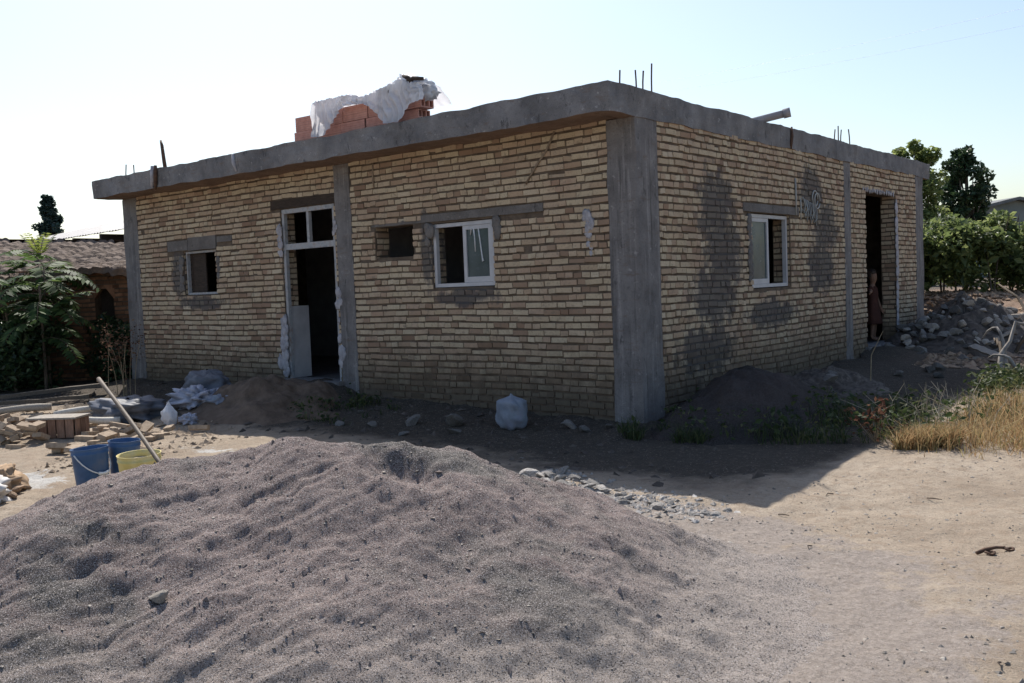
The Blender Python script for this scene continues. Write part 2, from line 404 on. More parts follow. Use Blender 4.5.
# ------------------------------------------------------------------ terrain
def G(x, y, fine=True):
    x = np.asarray(x, float); y = np.asarray(y, float)
    a, b = ab(x, y)
    z = np.interp(b, [-10, 3, 6.2, 9, 13, 20, 60], [.18, .2, .28, .35, .42, .55, .6])
    # slightly lower strip to the left
    z = z - .05*sst(-x, 2, 5)*sst(-y, .8, 2.2)
    dfront = np.where((x < .1) & (x > -9.5), np.maximum(-y, 0), 9)
    z = z + .07*(1-sst(dfront, 0, 1.1))
    # ground climbs along the side wall
    side = (1-sst(np.abs(x-.1), .3, 1.5))*sst(y, -.3, .8)
    z = np.maximum(z, z*(1-side) + side*(.42+.022*np.clip(y, 0, 9)))
    # earth ramp to the front door
    dx = np.where(x > -4.35, (x+4.35)*1.5, np.where(x < -5.2, -(x+5.2)*.75, 0)); dy = np.maximum(-y-.15, 0)
    d = np.hypot(dx, dy*.62); ramp_ = .645 - .30*np.sqrt(d*d+.03) + .05
    z = np.where(y < .6, np.maximum(z, ramp_), z)
    # and to the side door
    dy2 = np.where(y < 6.4, (6.4-y)*.8, np.where(y > 7.8, (y-7.8)*.8, 0)); dx2 = np.maximum(x-.15, 0)
    d2 = np.hypot(dx2*.8, dy2); z = np.where(x > -.4, np.maximum(z, .66-.28*np.sqrt(d2*d2+.03)+.03), z)
    # spoil bank behind, right of the house
    msk = np.maximum(sst(x, .5, 1.4), sst(y, 9.8, 11))
    bk = sst(b, 12.6, 17.5)*sst(a, 2.5, 4.5)*msk
    z = z + bk*.62
    inside = (x < -.15) & (x > -9.0) & (y > .15) & (y < 9.0)
    z = np.where(inside, np.minimum(z, .35), z)
    if fine:
        rough = 1 + 1.3*bk + .8*(1-sst(dfront, .2, 1.2))
        z = z + .05*fbm(x*.7, y*.7, 3, 3) + rough*(.028*fbm(x*2.6, y*2.6, 8, 4) + .012*fbm(x*11, y*11, 21, 3))
    return z
def g1(x, y): return float(G(np.array([x]), np.array([y]))[0])

def axis(lo, hi, step, far_lo, far_hi, grow=1.16):
    c = list(np.arange(lo, hi, step)); s = step; x = hi
    while x < far_hi: c.append(x); s *= grow; x += s
    c.append(far_hi); s = step; x = lo-step
    pre = []
    while x > far_lo: pre.append(x); s *= grow; x -= s
    pre.append(far_lo)
    return np.array(pre[::-1]+c)
A = axis(-7.5, 6.2, .036, -420, 420); Bx = axis(1.6, 11.5, .036, -60, 900)
AA, BB = np.meshgrid(A, Bx, indexing='ij'); GX, GY = xy(AA, BB); GZ = G(GX, GY)

# heap of sand: a ridge of known heights falling off at the angle of repose
RIDGE = np.array([  # x, y, z of the crest
    (.661, -6.407, .716), (.531, -6.118, .821), (.494, -5.951, .881), (.465, -5.778, .90), (.452, -5.526, .972), (.502, -5.293, 1.005), (.646, -5.050, 1.0),
    (.780, -4.876, 1.03), (.879, -4.795, 1.065), (1.057, -4.654, 1.025), (1.238, -4.445, .995), (1.363, -4.283, .945), (1.460, -4.083, .833), (1.562, -3.878, .747),
    (1.701, -3.709, .653), (1.871, -3.579, .569), (2.067, -3.491, .470), (2.349, -3.464, .345), (2.60, -3.60, .25)
])
def heap(x, y):
    """height of the sand heap and distance to its crest"""
    best = np.full(np.shape(x), -9.); dd = np.full(np.shape(x), 9.)
    for i in range(len(RIDGE)-1):
        p, q = RIDGE[i], RIDGE[i+1]; e = q[:2]-p[:2]; l2 = e@e
        t = np.clip(((x-p[0])*e[0]+(y-p[1])*e[1])/l2, 0, 1)
        cx = p[0]+t*e[0]; cy = p[1]+t*e[1]; hz = p[2]+t*(q[2]-p[2])
        ex = x-cx; ey = y-cy; d = np.hypot(ex, ey)
        back = (ex*HF[0]+ey*HF[1]) > 0
        sl_ = np.where(back, .62, .47)
        h = hz - sl_*(np.sqrt(d*d+.035)-.187)
        m = h > best; best = np.where(m, h, best); dd = np.where(m, d, dd)
    return best, dd
HZ, HD = heap(GX, GY)
grit = np.clip(1 - (GZ-HZ)/.75, 0, 1)
_, bfw = ab(GX, GY)
soil_shade = np.maximum((1-sst(np.where(GX > -10, np.maximum(-GY, 0), 9), .3, 3.1))*(1-sst(GX, 1.3, 2.9)), (1-sst(GX, .6, 2.4))*sst(GY, -1.2, -.2))  # mask for the house shade painted into the earth, out past the corner
soil_shade = np.maximum(soil_shade, sst(-GX, 8.2, 9.5)*sst(GY, -2.4, -1.2))
bank = sst(bfw, 12.2, 14.5)*np.maximum(sst(GX, .3, 1.2), sst(GY, 9.8, 11))*sst(GX, -3, 0)
lime = np.maximum(1-np.hypot((GX+3.25)/.75, (GY+4.35)/.5), 0)*1.2 + np.maximum(1-np.hypot((GX+2.9)/.9, (GY+2.75)/.22), 0)*.8
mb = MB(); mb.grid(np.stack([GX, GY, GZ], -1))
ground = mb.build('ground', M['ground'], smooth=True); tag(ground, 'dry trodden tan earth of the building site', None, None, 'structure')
for nm, arr in (('grit', grit), ('soil', soil_shade), ('bank', bank), ('lime', lime)):
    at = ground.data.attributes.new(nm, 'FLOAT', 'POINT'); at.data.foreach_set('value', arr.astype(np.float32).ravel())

def soil_shade_at(x, y):
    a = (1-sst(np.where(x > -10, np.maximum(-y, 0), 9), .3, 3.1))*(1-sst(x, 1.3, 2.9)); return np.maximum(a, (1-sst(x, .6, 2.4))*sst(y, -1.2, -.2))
# the sand heap itself
PSTEP = .0125
ha = np.arange(-3.7, 2.9, PSTEP); hb = np.arange(2.1, 6.6, PSTEP)
PA, PB = np.meshgrid(ha, hb, indexing='ij'); PX, PY = xy(PA, PB)
warp = .10*fbm(PX*1.7, PY*1.7, 40, 3); warp2 = .10*fbm(PX*1.7, PY*1.7, 50, 3)
PZ, PD = heap(PX+warp, PY+warp2)
PZ = PZ + .055*fbm(PX*1.9, PY*1.9, 60, 4) - .02
# slides running down the slope on the left flank (direction of fall) and small terraces
fl = sst(-PA, -.2, 1.4)
u1 = PA*.80+PB*.60; v1 = -PA*.60+PB*.80
PZ += fl*.026*(np.abs(fbm(u1*.8, v1*5.5, 70, 3))*-1.6+.3)*(.4+.6*sst(PD, .05, .5))
PZ += fl*.022*(np.abs(fbm(u1*1.6, v1*15, 170, 3))*-1.6+.3)*(.5+.5*sst(PD, .05, .4))
fr = sst(PA, -.4, .6)
u2 = PA*.75-PB*.66; v2 = PA*.66+PB*.75
PZ += fr*.04*(np.abs(fbm(u2*1.0, v2*4.2, 77, 3))*-1.6+.3)
PZ += .055*np.minimum(np.abs(fbm(PX*1.6+.3*fbm(PX*4, PY*4, 5, 2), PY*1.6, 180, 4)), .22)*1.4-.012
PZ += .035*(.28-np.abs(fbm(PX*2.3+.25*fbm(PX*5, PY*5, 61, 2), PY*2.3+.25*fbm(PX*5, PY*5, 62, 2), 260, 4)))-.006
PZ += .010*fbm(PX*6, PY*6, 80, 4) + .016*fbm(PX*17, PY*17, 90, 4)
for (sx, sy, r, dep) in ((1.40, -4.63, .15, .10),):
    sa, sb_ = ab(sx, sy); q = np.hypot((PA-sa)*.62+.2*(PB-sb_), PB-sb_)/r*(1+.5*fbm(PX*5, PY*5, 99, 3)); PZ -= dep*np.exp(-q**2*1.6) - .12*dep*np.exp(-((q-1.35)/.4)**2)
mb = MB()
gz0 = G(PX, PY)
kk = .045+.03*sst(PA, .3, 1.6); ex_ = np.clip((PZ-gz0)/kk, -20, 20); PZ = np.where(ex_ > 15, PZ, gz0+kk*np.log1p(np.exp(ex_)))-.014
ok = PZ > gz0-.004
I = np.arange(PX.size).reshape(PX.shape)
q = np.stack([I[:-1,:-1], I[1:,:-1], I[1:,1:], I[:-1,1:]], -1).reshape(-1, 4)
keep = ok.ravel()[q].any(1); q = q[keep]
used = np.unique(q); rem = np.full(PX.size, -1); rem[used] = np.arange(len(used))
mb.bulk(np.stack([PX, PY, PZ], -1).reshape(-1, 3)[used], rem[q])
pile = mb.build('sand_pile', M['sand'], loc=(1.4, -4.6, .2), smooth=True)
at = pile.data.attributes.new('thick', 'FLOAT', 'POINT'); at.data.foreach_set('value', (PZ-gz0).ravel()[used].astype(np.float32))
tag(pile, 'large sunlit heap of grey sand filling the front of the yard', 'sand pile')
_hx0, _hb0 = ha[0], hb[0]
def pz(x, y):
    a, b = ab(x, y); i = int(round((float(a)-ha[0])/PSTEP)); j = int(round((float(b)-hb[0])/PSTEP))
    if 0 <= i < len(ha) and 0 <= j < len(hb): return max(float(PZ[i, j]), g1(x, y))
    return g1(x, y)

# ------------------------------------------------------------------ the brick house
HX = 9.136; HY = 9.187; ZS = 3.30; ZT = 3.557; TH = .22; COURSE = .0722
house = empty('brick_house', (-4.5, 4.5, .35), 'unfinished single storey yellow brick house with flat concrete roof slab', 'house')

def wave(s, z): return .008*math.sin(s*.9+z*1.7) + .004*math.sin(s*2.3+4*z)
def brick_skin(mb, O, U, Nn, length, z0, z1, holes, seed, proud=.019, hp=.34):
    """courses of single bricks on the wall face; holes are (s0, s1, z0, z1)"""
    r = random.Random(seed); O = np.array(O, float); U = np.array(U, float); Nn = np.array(Nn, float); Z = np.array((0, 0, 1.))
    k = 0; z = z0 - (z0 % COURSE)
    V = []; F = []; RN = []; n = 0
    while z < z1:
        zl = z+.0112; zh = z+COURSE-.0112; zm = (zl+zh)/2
        segs = [(0, length)]
        for (a, b, c, d) in holes:
            if zh > c+.012 and zl < d-.012:
                ns = []
                for (p, q) in segs:
                    if b <= p or a >= q: ns.append((p, q)); continue
                    if a > p: ns.append((p, a))
                    if b < q: ns.append((b, q))
                segs = ns
        header = (k % 5 == 3) or r.random() < .08
        for (p, q) in segs:
            s = p - r.random()*.18
            while s < q-.01:
                L = .097 if (header and r.random() < .8) or r.random() < hp else .2
                e = min(s+L, q); s0 = max(s, p)
                if e-s0 > .025 and r.random() > .0012:
                    o = proud*(.35+.75*r.random()) if r.random() > .05 else proud*.1
                    dz = [wave(s0, z)+r.gauss(0, .0024), wave(e, z)+r.gauss(0, .0024)]
                    tilt = r.gauss(0, .0022); sag = r.gauss(0, .0022)
                    j = .0018 if r.random() < .7 else .004
                    pts = []
                    for (ss, ddz) in ((s0+j, dz[0]), (e-j, dz[1])):
                        for zz, oo in ((zl, o-tilt), (zh, o+tilt)):
                            pts.append(O+U*(ss+r.gauss(0, .0012))+Z*(zz+ddz+sag-O[2]+O[2])+Nn*oo)
                    a0, a1, b0, b1 = pts          # start low, start high, end low, end high
                    inn = -Nn*(o+.02)
                    c8 = [a0, b0, b1, a1, a0+inn, b0+inn, b1+inn, a1+inn]
                    V.extend(c8)
                    for f in ((0,1,2,3), (0,4,5,1), (1,5,6,2), (2,6,7,3), (3,7,4,0)): F.append([i+n for i in f])
                    RN.extend([r.random()]*5); n += 8
                s += L+.005
        k += 1; z += COURSE
    V = np.array(V); F = np.array(F); RN = np.array(RN)
    # right-handed faces: flip when U x Z points against N
    if np.dot(np.cross(U, Z), Nn) < 0: F = F[:, ::-1]
    mb.bulk(V, F, 0, RN)

def backing(mb, O, U, Nn, length, z0, z1, holes, th):
    O = np.array(O, float); U = np.array(U, float); Nn = np.array(Nn, float)
    xs = sorted({0, length, *[h[0] for h in holes], *[h[1] for h in holes]}); zs = sorted({z0, z1, *[min(max(h[2], z0), z1) for h in holes], *[min(max(h[3], z0), z1) for h in holes]})
    def solid(i, j):
        if i < 0 or j < 0 or i >= len(xs)-1 or j >= len(zs)-1: return False
        cx = (xs[i]+xs[i+1])/2; cz = (zs[j]+zs[j+1])/2
        return not any(a < cx < b and c < cz < d for a, b, c, d in holes)
    P = lambda s, z, d: O+U*s+np.array((0, 0, z))-Nn*d
    for i in range(len(xs)-1):
        for j in range(len(zs)-1):
            if not solid(i, j): continue
            a, b, c, d = xs[i], xs[i+1], zs[j], zs[j+1]
            mb.add([P(a, c, 0), P(b, c, 0), P(b, d, 0), P(a, d, 0)], [(0, 1, 2, 3)], 1)
            mb.add([P(a, c, th), P(b, c, th), P(b, d, th), P(a, d, th)], [(3, 2, 1, 0)], 1)
            for (di, dj, s0, t0, s1, t1) in ((-1, 0, a, d, a, c), (1, 0, b, c, b, d), (0, -1, a, c, b, c), (0, 1, b, d, a, d)):
                if not solid(i+di, j+dj):
                    mb.add([P(s0, t0, 0), P(s0, t0, th), P(s1, t1, th), P(s1, t1, 0)], [(0, 1, 2, 3)], 1)

def reveal(mb, O, U, Nn, s, facing, z0, z1, th, seed):
    """bricks on the jamb of an opening; facing +1: jamb looks along +U"""
    O = np.array(O, float); U = np.array(U, float); Nn = np.array(Nn, float)
    if facing > 0: brick_skin(mb, O+U*s-Nn*(th-.004), Nn, U, th-.012, z0, z1, [], seed, .008)
    else: brick_skin(mb, O+U*s-Nn*.008, -Nn, -U, th-.012, z0, z1, [], seed, .008)

F_LW = (HX-7.588, HX-6.796, 1.796, 2.427); F_DR = (HX-5.333, HX-4.293, .655, 2.85)
F_OP = (HX-3.584, HX-2.959, 2.136, 2.494); F_RW = (HX-2.677, HX-1.776, 1.761, 2.478)
colsF = [(0, .388, 0, 9), (HX-4.249, HX-3.978, 0, 9), (HX-.309, HX, 0, 9)]
linF = [(HX-5.52, HX-4.249, 2.85, 2.965), (HX-3.66, HX-2.82, 2.494, 2.548), (HX-2.82, HX-1.10, 2.494, 2.583), (HX-7.98, HX-7.45, 2.43, 2.60), (HX-7.45, HX-6.75, 2.427, 2.62), (HX-6.75, HX-6.38, 2.50, 2.60)]
mb = MB(); FO = (-HX, 0, 0); FU = (1, 0, 0); FN = (0, -1, 0)
openF = [F_LW, F_DR, F_OP, F_RW]
brick_skin(mb, FO, FU, FN, HX, .0, ZS, openF+colsF+linF, 5)
backing(mb, FO, FU, FN, HX, -.1, ZS, openF, TH)
for i, h in enumerate(openF):
    zlo = 1.62 if i == 1 else h[2]
    reveal(mb, FO, FU, FN, h[0], 1, zlo, h[3], TH, 30+i); reveal(mb, FO, FU, FN, h[1], -1, h[2], h[3], TH, 40+i)
mb.build('wall', [M['brick'], M['mortar']], house)['label'] = 'long brick wall with the front door and small windows'
S_W = (2.482, 3.589, 1.612, 2.488); S_D = (6.354, 7.747, .648, 2.922)
colsS = [(0, .38, 0, 9), (5.473, 5.729, 0, 9), (8.797, HY, 0, 9)]
linS = [(2.25, 3.86, 2.488, 2.60)]
mb = MB(); SO = (0, 0, 0); SU = (0, 1, 0); SN = (1, 0, 0)
brick_skin(mb, SO, SU, SN, HY, 0, ZS, [S_W, S_D]+colsS+linS, 6, hp=.75)
backing(mb, (0, TH, 0), SU, SN, HY-TH, -.1, ZS, [(a-TH, b-TH, c, d) for a, b, c, d in (S_W, S_D)], TH)
for i, h in enumerate((S_W, S_D)):
    reveal(mb, SO, SU, SN, h[0], 1, h[2], h[3], TH, 50+i); reveal(mb, SO, SU, SN, h[1], -1, h[2], h[3], TH, 60+i)
mb.build('wall', [M['brick'], M['mortar']], house)['label'] = 'cement stained brick wall with one window and a doorway'
mb = MB()
brick_skin(mb, (-HX, HY, 0), (0, -1, 0), (-1, 0, 0), HY, 0, ZS, [], 7); backing(mb, (-HX, HY, 0), (0, -1, 0), (-1, 0, 0), HY-TH, -.1, ZS, [], TH)
mb.build('wall', [M['brick'], M['mortar']], house)
mb = MB()
brick_skin(mb, (0, HY, 0), (-1, 0, 0), (0, 1, 0), HX, 0, ZS, [], 8); backing(mb, (-TH-.001, HY, 0), (-1, 0, 0), (0, 1, 0), HX-2*TH-.002, -.1, ZS, [], TH)
mb.build('wall', [M['brick'], M['mortar']], house)
# inner walls and floor
mb = MB(); mb.box((-HX+TH, 3.3, .3), (-TH-.6, 3.42, ZS-.01)); mb.box((-4.0, TH+.02, .3), (-3.86, 3.29, ZS-.01)); mb.box((-3.2, 5.9, .3), (-TH-.01, 6.02, ZS-.01))
mb.build('partition', M['plaster'], house)
mb = MB(); mb.box((-HX+TH+.002, TH+.002, .2), (-TH-.002, HY-TH-.002, .64)); mb.build('floor_slab', M['concrete'], house)

def rough_box(lo, hi, step, amp, seed, freq=4.0, mat=0, mb=None, skip=()):
    """box of grids with a worn, wavy surface; edges match because the offset depends on position only"""
    mb = mb or MB(); lo = np.array(lo, float); hi = np.array(hi, float)
    ns = [max(1, int(round((hi[i]-lo[i])/step))) for i in range(3)]
    ax = [np.linspace(lo[i], hi[i], ns[i]+1) for i in range(3)]
    for d in range(3):
        u, v = [(1, 2), (2, 0), (0, 1)][d]
        for side in (0, 1):
            if (d, side) in skip: continue
            Uu, Vv = np.meshgrid(ax[u], ax[v], indexing='ij')
            P = np.zeros(Uu.shape+(3,)); P[..., u] = Uu; P[..., v] = Vv; P[..., d] = hi[d] if side else lo[d]
            if not side: P = P[::-1]
            Q = P.reshape(-1, 3); off = np.array([noise.noise_vector(Vector(p*freq)+Vector((seed, 0, 0))) for p in Q])*amp
            off += np.array([noise.noise_vector(Vector(p*freq*4)+Vector((0, seed, 0))) for p in Q])*amp*.35
            mb.grid((Q+off).reshape(P.shape), mat, rng.random((P.shape[0]-1)*(P.shape[1]-1)))
    return mb
# columns
for nm, lo, hi, sd_ in (('corner', (-.312, -.014, -.1), (.014, .383, ZS-.004), 1), ('left', (-HX-.012, -.014, -.1), (-HX+.39, .2, ZS-.004), 2),
                    ('mid', (-4.252, -.02, -.1), (-3.976, .1, ZS-.004), 3), ('smid', (-.1, 5.470, -.1), (.014, 5.732, ZS-.004), 4), ('sfar', (-.2, 8.795, -.1), (.016, HY+.012, ZS-.004), 5)):
    o = rough_box(lo, hi, .055, .011, sd_*7.3, 3).build('column', M['concrete'], house, smooth=True)
    if nm == 'corner': o['label'] = 'wide streaked concrete column at the house corner'
# roof slab
mb = rough_box((-HX-.03, -.467, ZS), (.028, 9.576, ZT), .06, .019, 3.1, 3.0, 0, None, skip=((2, 0),))
rough_box((-HX-.03, -.467, ZS), (.028, 9.576, ZT), .06, .019, 3.1, 3.0, 1, mb, skip=((0, 0), (0, 1), (1, 0), (1, 1), (2, 1)))
mb.build('roof_slab', [M['slab'], M['soffit']], house, smooth=False)
# cold joints and drips in the slab edge
mb = MB(); mb.tube([(-7.38, -.485, 3.60), (-7.385, -.49, 3.5), (-7.40, -.49, 3.37), (-7.42, -.482, 3.27)], [.022, .03, .026, .012], 7)
mb.build('drain_stain', M['iron'], house, smooth=True)
mb = MB(); mb.tube([(-7.46, -.478, 3.60), (-7.47, -.488, 3.45), (-7.5, -.482, 3.31)], [.03, .034, .02], 7)
mb.build('plaster_patch', M['gypsum'], house, smooth=True); mb = MB(); mb.tube([(-5.6, -.478, 3.55), (-5.59, -.486, 3.44), (-5.55, -.48, 3.33)], [.02, .026, .012], 7)
mb.build('plaster_patch', M['gypsum'], house, smooth=True)
mb = MB(); mb.tube([(.036, 3.63, 3.57), (.042, 3.625, 3.46), (.04, 3.60, 3.36), (.03, 3.61, 3.30)], [.012, .02, .018, .01], 7); mb.build('drain_stain', M['iron'], house, smooth=True)
# lintels
def lintel(boxes, mat):
    mb = MB()
    for lo, hi in boxes: rough_box(lo, hi, .07, .005, 9.1, 5, 0, mb)
    return mb.build('lintel', mat, house, smooth=True)
lintel([((-3.64, -.006, 2.503), (-2.83, .2, 2.545)), ((-2.82, -.018, 2.50), (-1.10, .2, 2.583))], M['lintel'])
lintel([((-7.97, -.016, 2.44), (-7.45, .2, 2.585)), ((-7.43, -.024, 2.43), (-6.76, .2, 2.61)), ((-6.74, -.016, 2.51), (-6.39, .2, 2.59))], M['lintel'])
lintel([((-5.5, -.02, 2.856), (-4.256, .2, 2.965))], M['blackwood'])
lintel([((-.2, 2.26, 2.496), (.018, 3.85, 2.592))], M['lintel'])
# door frame with two light transom
mb = MB(); d0, d1 = -5.325, -4.30; fy0, fy1 = .012, .062
mb.box((d0, fy0, .66), (d0+.045, fy1, 2.845)); mb.box((d1-.045, fy0, .66), (d1, fy1, 2.845))
mb.box((d0+.046, fy0, 2.79), (d1-.046, fy1, 2.845)); mb.box((d0+.046, fy0+.002, 2.325), (d1-.046, fy1+.01, 2.40)); mb.box((-4.84, fy0+.003, 2.401), (-4.795, fy1, 2.789))
dfr = mb.build('door_frame', M['frame'], house)
mb = MB(); rough_box((d0-.1, -.10, .60), (d1+.06, .2, .662), .06, .008, 4, 6, 0, mb); mb.build('door_sill', M['concrete'], house, smooth=True)
mb = MB(); mb.box((-5.333, .07, .664), (-5.305, .36, 1.60)); mb.build('jamb_panel', M['panel'], house)['label'] = 'pale grey panel low on the left jamb'
mb = MB(); rough_box((-.22, 6.25, .56), (.07, 7.85, .652), .07, .01, 14, 6, 0, mb); mb.build('door_sill', M['concrete'], house, smooth=True)

def window(axis_, s0, s1, z0, z1, depth, split, mat, w_=.04):
    """frame with one glazed sash; axis 'x' front wall, 'y' side wall; split = (open part, glazed part)"""
    def bx(mb, a, b, c, d, d0, d1, m=0):
        if axis_ == 'x': mb.box((a, d0, c), (b, d1, d), m)
        else: mb.box((-d1, a, c), (-d0, b, d), m)
    mb = MB(); D0, D1 = depth, depth+.05
    bx(mb, s0, s0+w_, z0, z1, D0, D1); bx(mb, s1-w_, s1, z0, z1, D0, D1); bx(mb, s0+w_+.001, s1-w_-.001, z0, z0+w_, D0, D1); bx(mb, s0+w_+.001, s1-w_-.001, z1-w_, z1, D0, D1)
    fr = mb.build('window', mat, house)
    g0, g1_ = split
    if g1_ > g0:
        mb = MB(); a, b = g0, g1_; c, d = z0+w_+.002, z1-w_-.002; k = .045
        bx(mb, a, a+k, c, d, D0+.008, D1-.008); bx(mb, b-k, b, c, d, D0+.008, D1-.008); bx(mb, a+k+.001, b-k-.001, c, c+k+.015, D0+.008, D1-.008); bx(mb, a+k+.001, b-k-.001, d-k, d, D0+.008, D1-.008)
        sash = mb.build('sash', mat, fr)
        mb = MB(); bx(mb, a+k, b-k, c+k, d-k, D0+.024, D0+.03); mb.build('pane', M['glass'], fr)
    return fr
fr = window('x', -2.67, -1.783, 1.768, 2.47, .02, (-2.235, -1.826), M['white_frame'])
fr['label'] = 'white window, left half open, paint runs on the glass'
mb = MB()
mb.tube([(-2.13, .040, 2.32), (-2.115, .037, 2.40), (-2.085, .037, 2.40), (-2.075, .040, 2.30), (-2.072, .041, 2.14)], [.008, .012, .011, .008, .006], 6)
mb.tube([(-2.02, .041, 2.41), (-2.0, .041, 2.25), (-1.975, .041, 2.06), (-1.965, .040, 2.03)], [.009, .008, .009, .016], 6)
mb.build('paint_run', M['paint'], fr, smooth=True)
fr = window('y', 2.495, 3.575, 1.622, 2.478, .03, (2.537, 3.04), M['white_frame']); fr['label'] = 'white window with teal glass, far half open'
fr = window('x', -7.575, -6.81, 1.80, 2.42, .03, (0, -1), M['frame'], .03); fr['label'] = 'small open window with grey steel frame'
mb = MB(); mb.box((-7.54, .085, 1.835), (-7.50, .11, 2.385)); mb.box((-7.498, .088, 1.835), (-7.18, .108, 2.385)); mb.build('shutter', M['blackwood'], fr)

def splat(name, mat, pts, r0, seed, parent, flat, n=10):
    """small irregular mound of set plaster following pts; flat = axis squeezed against the wall"""
    mb = MB(); r = random.Random(seed); last = None; out = []
    for (p, rad) in pts:
        if last is not None and (Vector(p)-last).length > rad*1.6 and mb.v:
            out.append(mb.build(name, mat, parent, smooth=True)); mb = MB()
        last = Vector(p)
        for k in range(3):
            c = Vector(p)+Vector((r.gauss(0, rad*.3), r.gauss(0, rad*.3), r.gauss(0, rad*.4)))
            c[flat] = p[flat]
            th = np.linspace(0, PI, 9); ph = np.linspace(0, 2*PI, 13)[:-1]
            T, Q = np.meshgrid(ph, th, indexing='ij')
            S = np.stack([np.sin(Q)*np.cos(T), np.sin(Q)*np.sin(T), np.cos(Q)], -1)
            nz = np.array([noise.noise(Vector(s*2.2)+Vector((seed+k, rad*50, 0))) for s in S.reshape(-1, 3)]).reshape(S.shape[:2])
            S = S*(rad*r.uniform(.6, 1.1)*(1+.6*nz))[..., None]; S[..., flat] *= .22; S[..., 2] *= 1.3
            mb.grid(S+np.array(c), 0, None, True)
    return mb.build(name, mat, parent, smooth=True)
splat('plaster_patch', M['gypsum'], [((-5.37, -.012, .75+.065*i), .05+.012*(i % 3)) for i in range(11)]+[((-5.36, -.012, 2.28+.06*i), .045) for i in range(6)], .05, 2, house, 1)
splat('plaster_patch', M['gypsum'], [((-4.255, -.02, 1.0), .06), ((-4.25, -.02, .93), .05), ((-4.27, -.02, 1.2), .035), ((-4.26, -.022, 1.75), .05), ((-4.26, -.022, 1.62), .045), ((-4.27, -.02, 2.5), .04), ((-4.27, -.02, 2.6), .035), ((-4.275, -.02, 1.42), .025)], .05, 3, house, 1)
splat('plaster_patch', M['lintel'], [((-1.73, -.014, 2.40), .06), ((-1.7, -.014, 2.34), .05), ((-2.72, -.014, 2.42), .06), ((-2.73, -.014, 2.3), .04)], .05, 4, house, 1)
splat('plaster_patch', M['lintel'], [((-7.64, -.014, 1.9+.1*i), .05) for i in range(5)]+[((-6.74, -.014, 2.05+.1*i), .04) for i in range(3)], .05, 5, house, 1)
splat('plaster_patch', M['gypsum'], [((-.56, -.014, 2.42), .05), ((-.55, -.014, 2.32), .05), ((-.56, -.014, 2.22), .04), ((-.54, -.014, 2.12), .03), ((-.53, -.014, 2.04), .02)], .05, 6, house, 1)
splat('plaster_patch', M['gypsum'], [((.014, 7.78, .8+.085*i), .035+.012*(i % 3)) for i in range(25)]+[((.014, 6.28+.085*i, 2.945+.006*(i % 3)), .026) for i in range(17)], .05, 7, house, 0)
splat('plaster_patch', M['lintel'], [((.014, 2.42, 1.75+.08*i), .055) for i in range(9)], .05, 8, house, 0)
# conduits and loose wires
mb = MB(); mb.tube([(-.92, -.022, 3.27), (-1.02, -.024, 3.10), (-1.16, -.022, 2.96), (-1.30, -.022, 2.79)], .011, 7); mb.build('conduit', M['palebrick'], house, smooth=True)
mb = MB(); mb.tube([(-3.55, -.02, 3.25), (-3.56, -.024, 3.05), (-3.55, -.02, 2.96)], .009, 6); mb.build('conduit', M['palebrick'], house, smooth=True)
mb = MB()
for i in range(9):
    y0 = 3.95+.05*i; zt = 2.74-.01*i
    mb.tube([(.0, y0, zt-.06*(i % 3)), (.04, y0+.01, zt-.03), (.05+.01*(i % 2), y0+.03, zt-.12-.03*(i % 4)), (.035, y0+.02-.04*(i % 2), zt-.22-.04*(i % 3)), (.03, y0-.02, zt-.17)], .008, 6)
for k in range(2):
    cy, cz = 4.36+.06*k, 2.73-.03*k
    mb.tube([(.03+.006*k, cy+.09*math.cos(t), cz+.10*math.sin(t)) for t in np.linspace(0, 2*PI*.95, 14)], .009, 6)
mb.build('cable', M['cable'], house, smooth=True)['label'] = 'bundle of loose electric wires hanging from the wall'
mb = MB(); mb.tube([(.02, 3.75, 2.95), (.024, 3.755, 2.7), (.02, 3.75, 2.5)], .012, 6); mb.tube([(.02, 3.9, 2.72), (.024, 3.905, 2.6), (.02, 3.9, 2.45)], .01, 6); mb.build('conduit', M['cable'], house, smooth=True)
# starter bars
for (x, y, h, t) in ((-.19, .06, .21, .005), (-.08, .30, .22, .008), (-.03, .10, .19, -.004), (.0, .33, .28, .006),
                     (-.09, 5.42, .18, .01), (-.08, 5.55, .24, 0), (-.09, 5.66, .2, .01), (-.03, 5.86, .22, -.012), (-9.1, .05, .28, .01), (-8.86, .05, .25, 0)):
    mb = MB(); mb.tube([(x, y, ZT-.03), (x+t*.4, y, ZT+h*.5), (x+t, y+t, ZT+h)], .0085, 6); mb.build('rebar', M['iron'], house)

# ------------------------------------------------------------------ things on the roof
mb = MB()
def clay_block_mesh():
    mb = MB(); L_, D_, H_ = .40, .20, .172; t = .014
    mb.box((-L_/2, -D_/2, 0), (L_/2, -D_/2+t, H_)); mb.box((-L_/2, D_/2-t, 0), (L_/2, D_/2, H_))
    for z in (0, H_/2-t/2, H_-t): mb.box((-L_/2+.001, -D_/2+t, z), (L_/2-.001, D_/2-t, z+t))
    for y in (-.035, .035):
        mb.box((-L_/2+.002, y-t/2, t), (L_/2-.002, y+t/2, H_/2-t/2)); mb.box((-L_/2+.002, y-t/2, H_/2+t/2), (L_/2-.002, y+t/2, H_-t))
    for z in np.linspace(.02, .152, 6):
        mb.box((-L_/2+.003, -D_/2-.004, z-.006), (L_/2-.003, -D_/2, z+.006))
    return mb
proto = clay_block_mesh().build('clay_block', M['redclay'])
k = 0
desc = ['red hollow clay block at the left end of the roof stack, lower course', 'red hollow clay block at the left end of the roof stack, on top',
        'red hollow clay blocks under the white sheet on the roof']
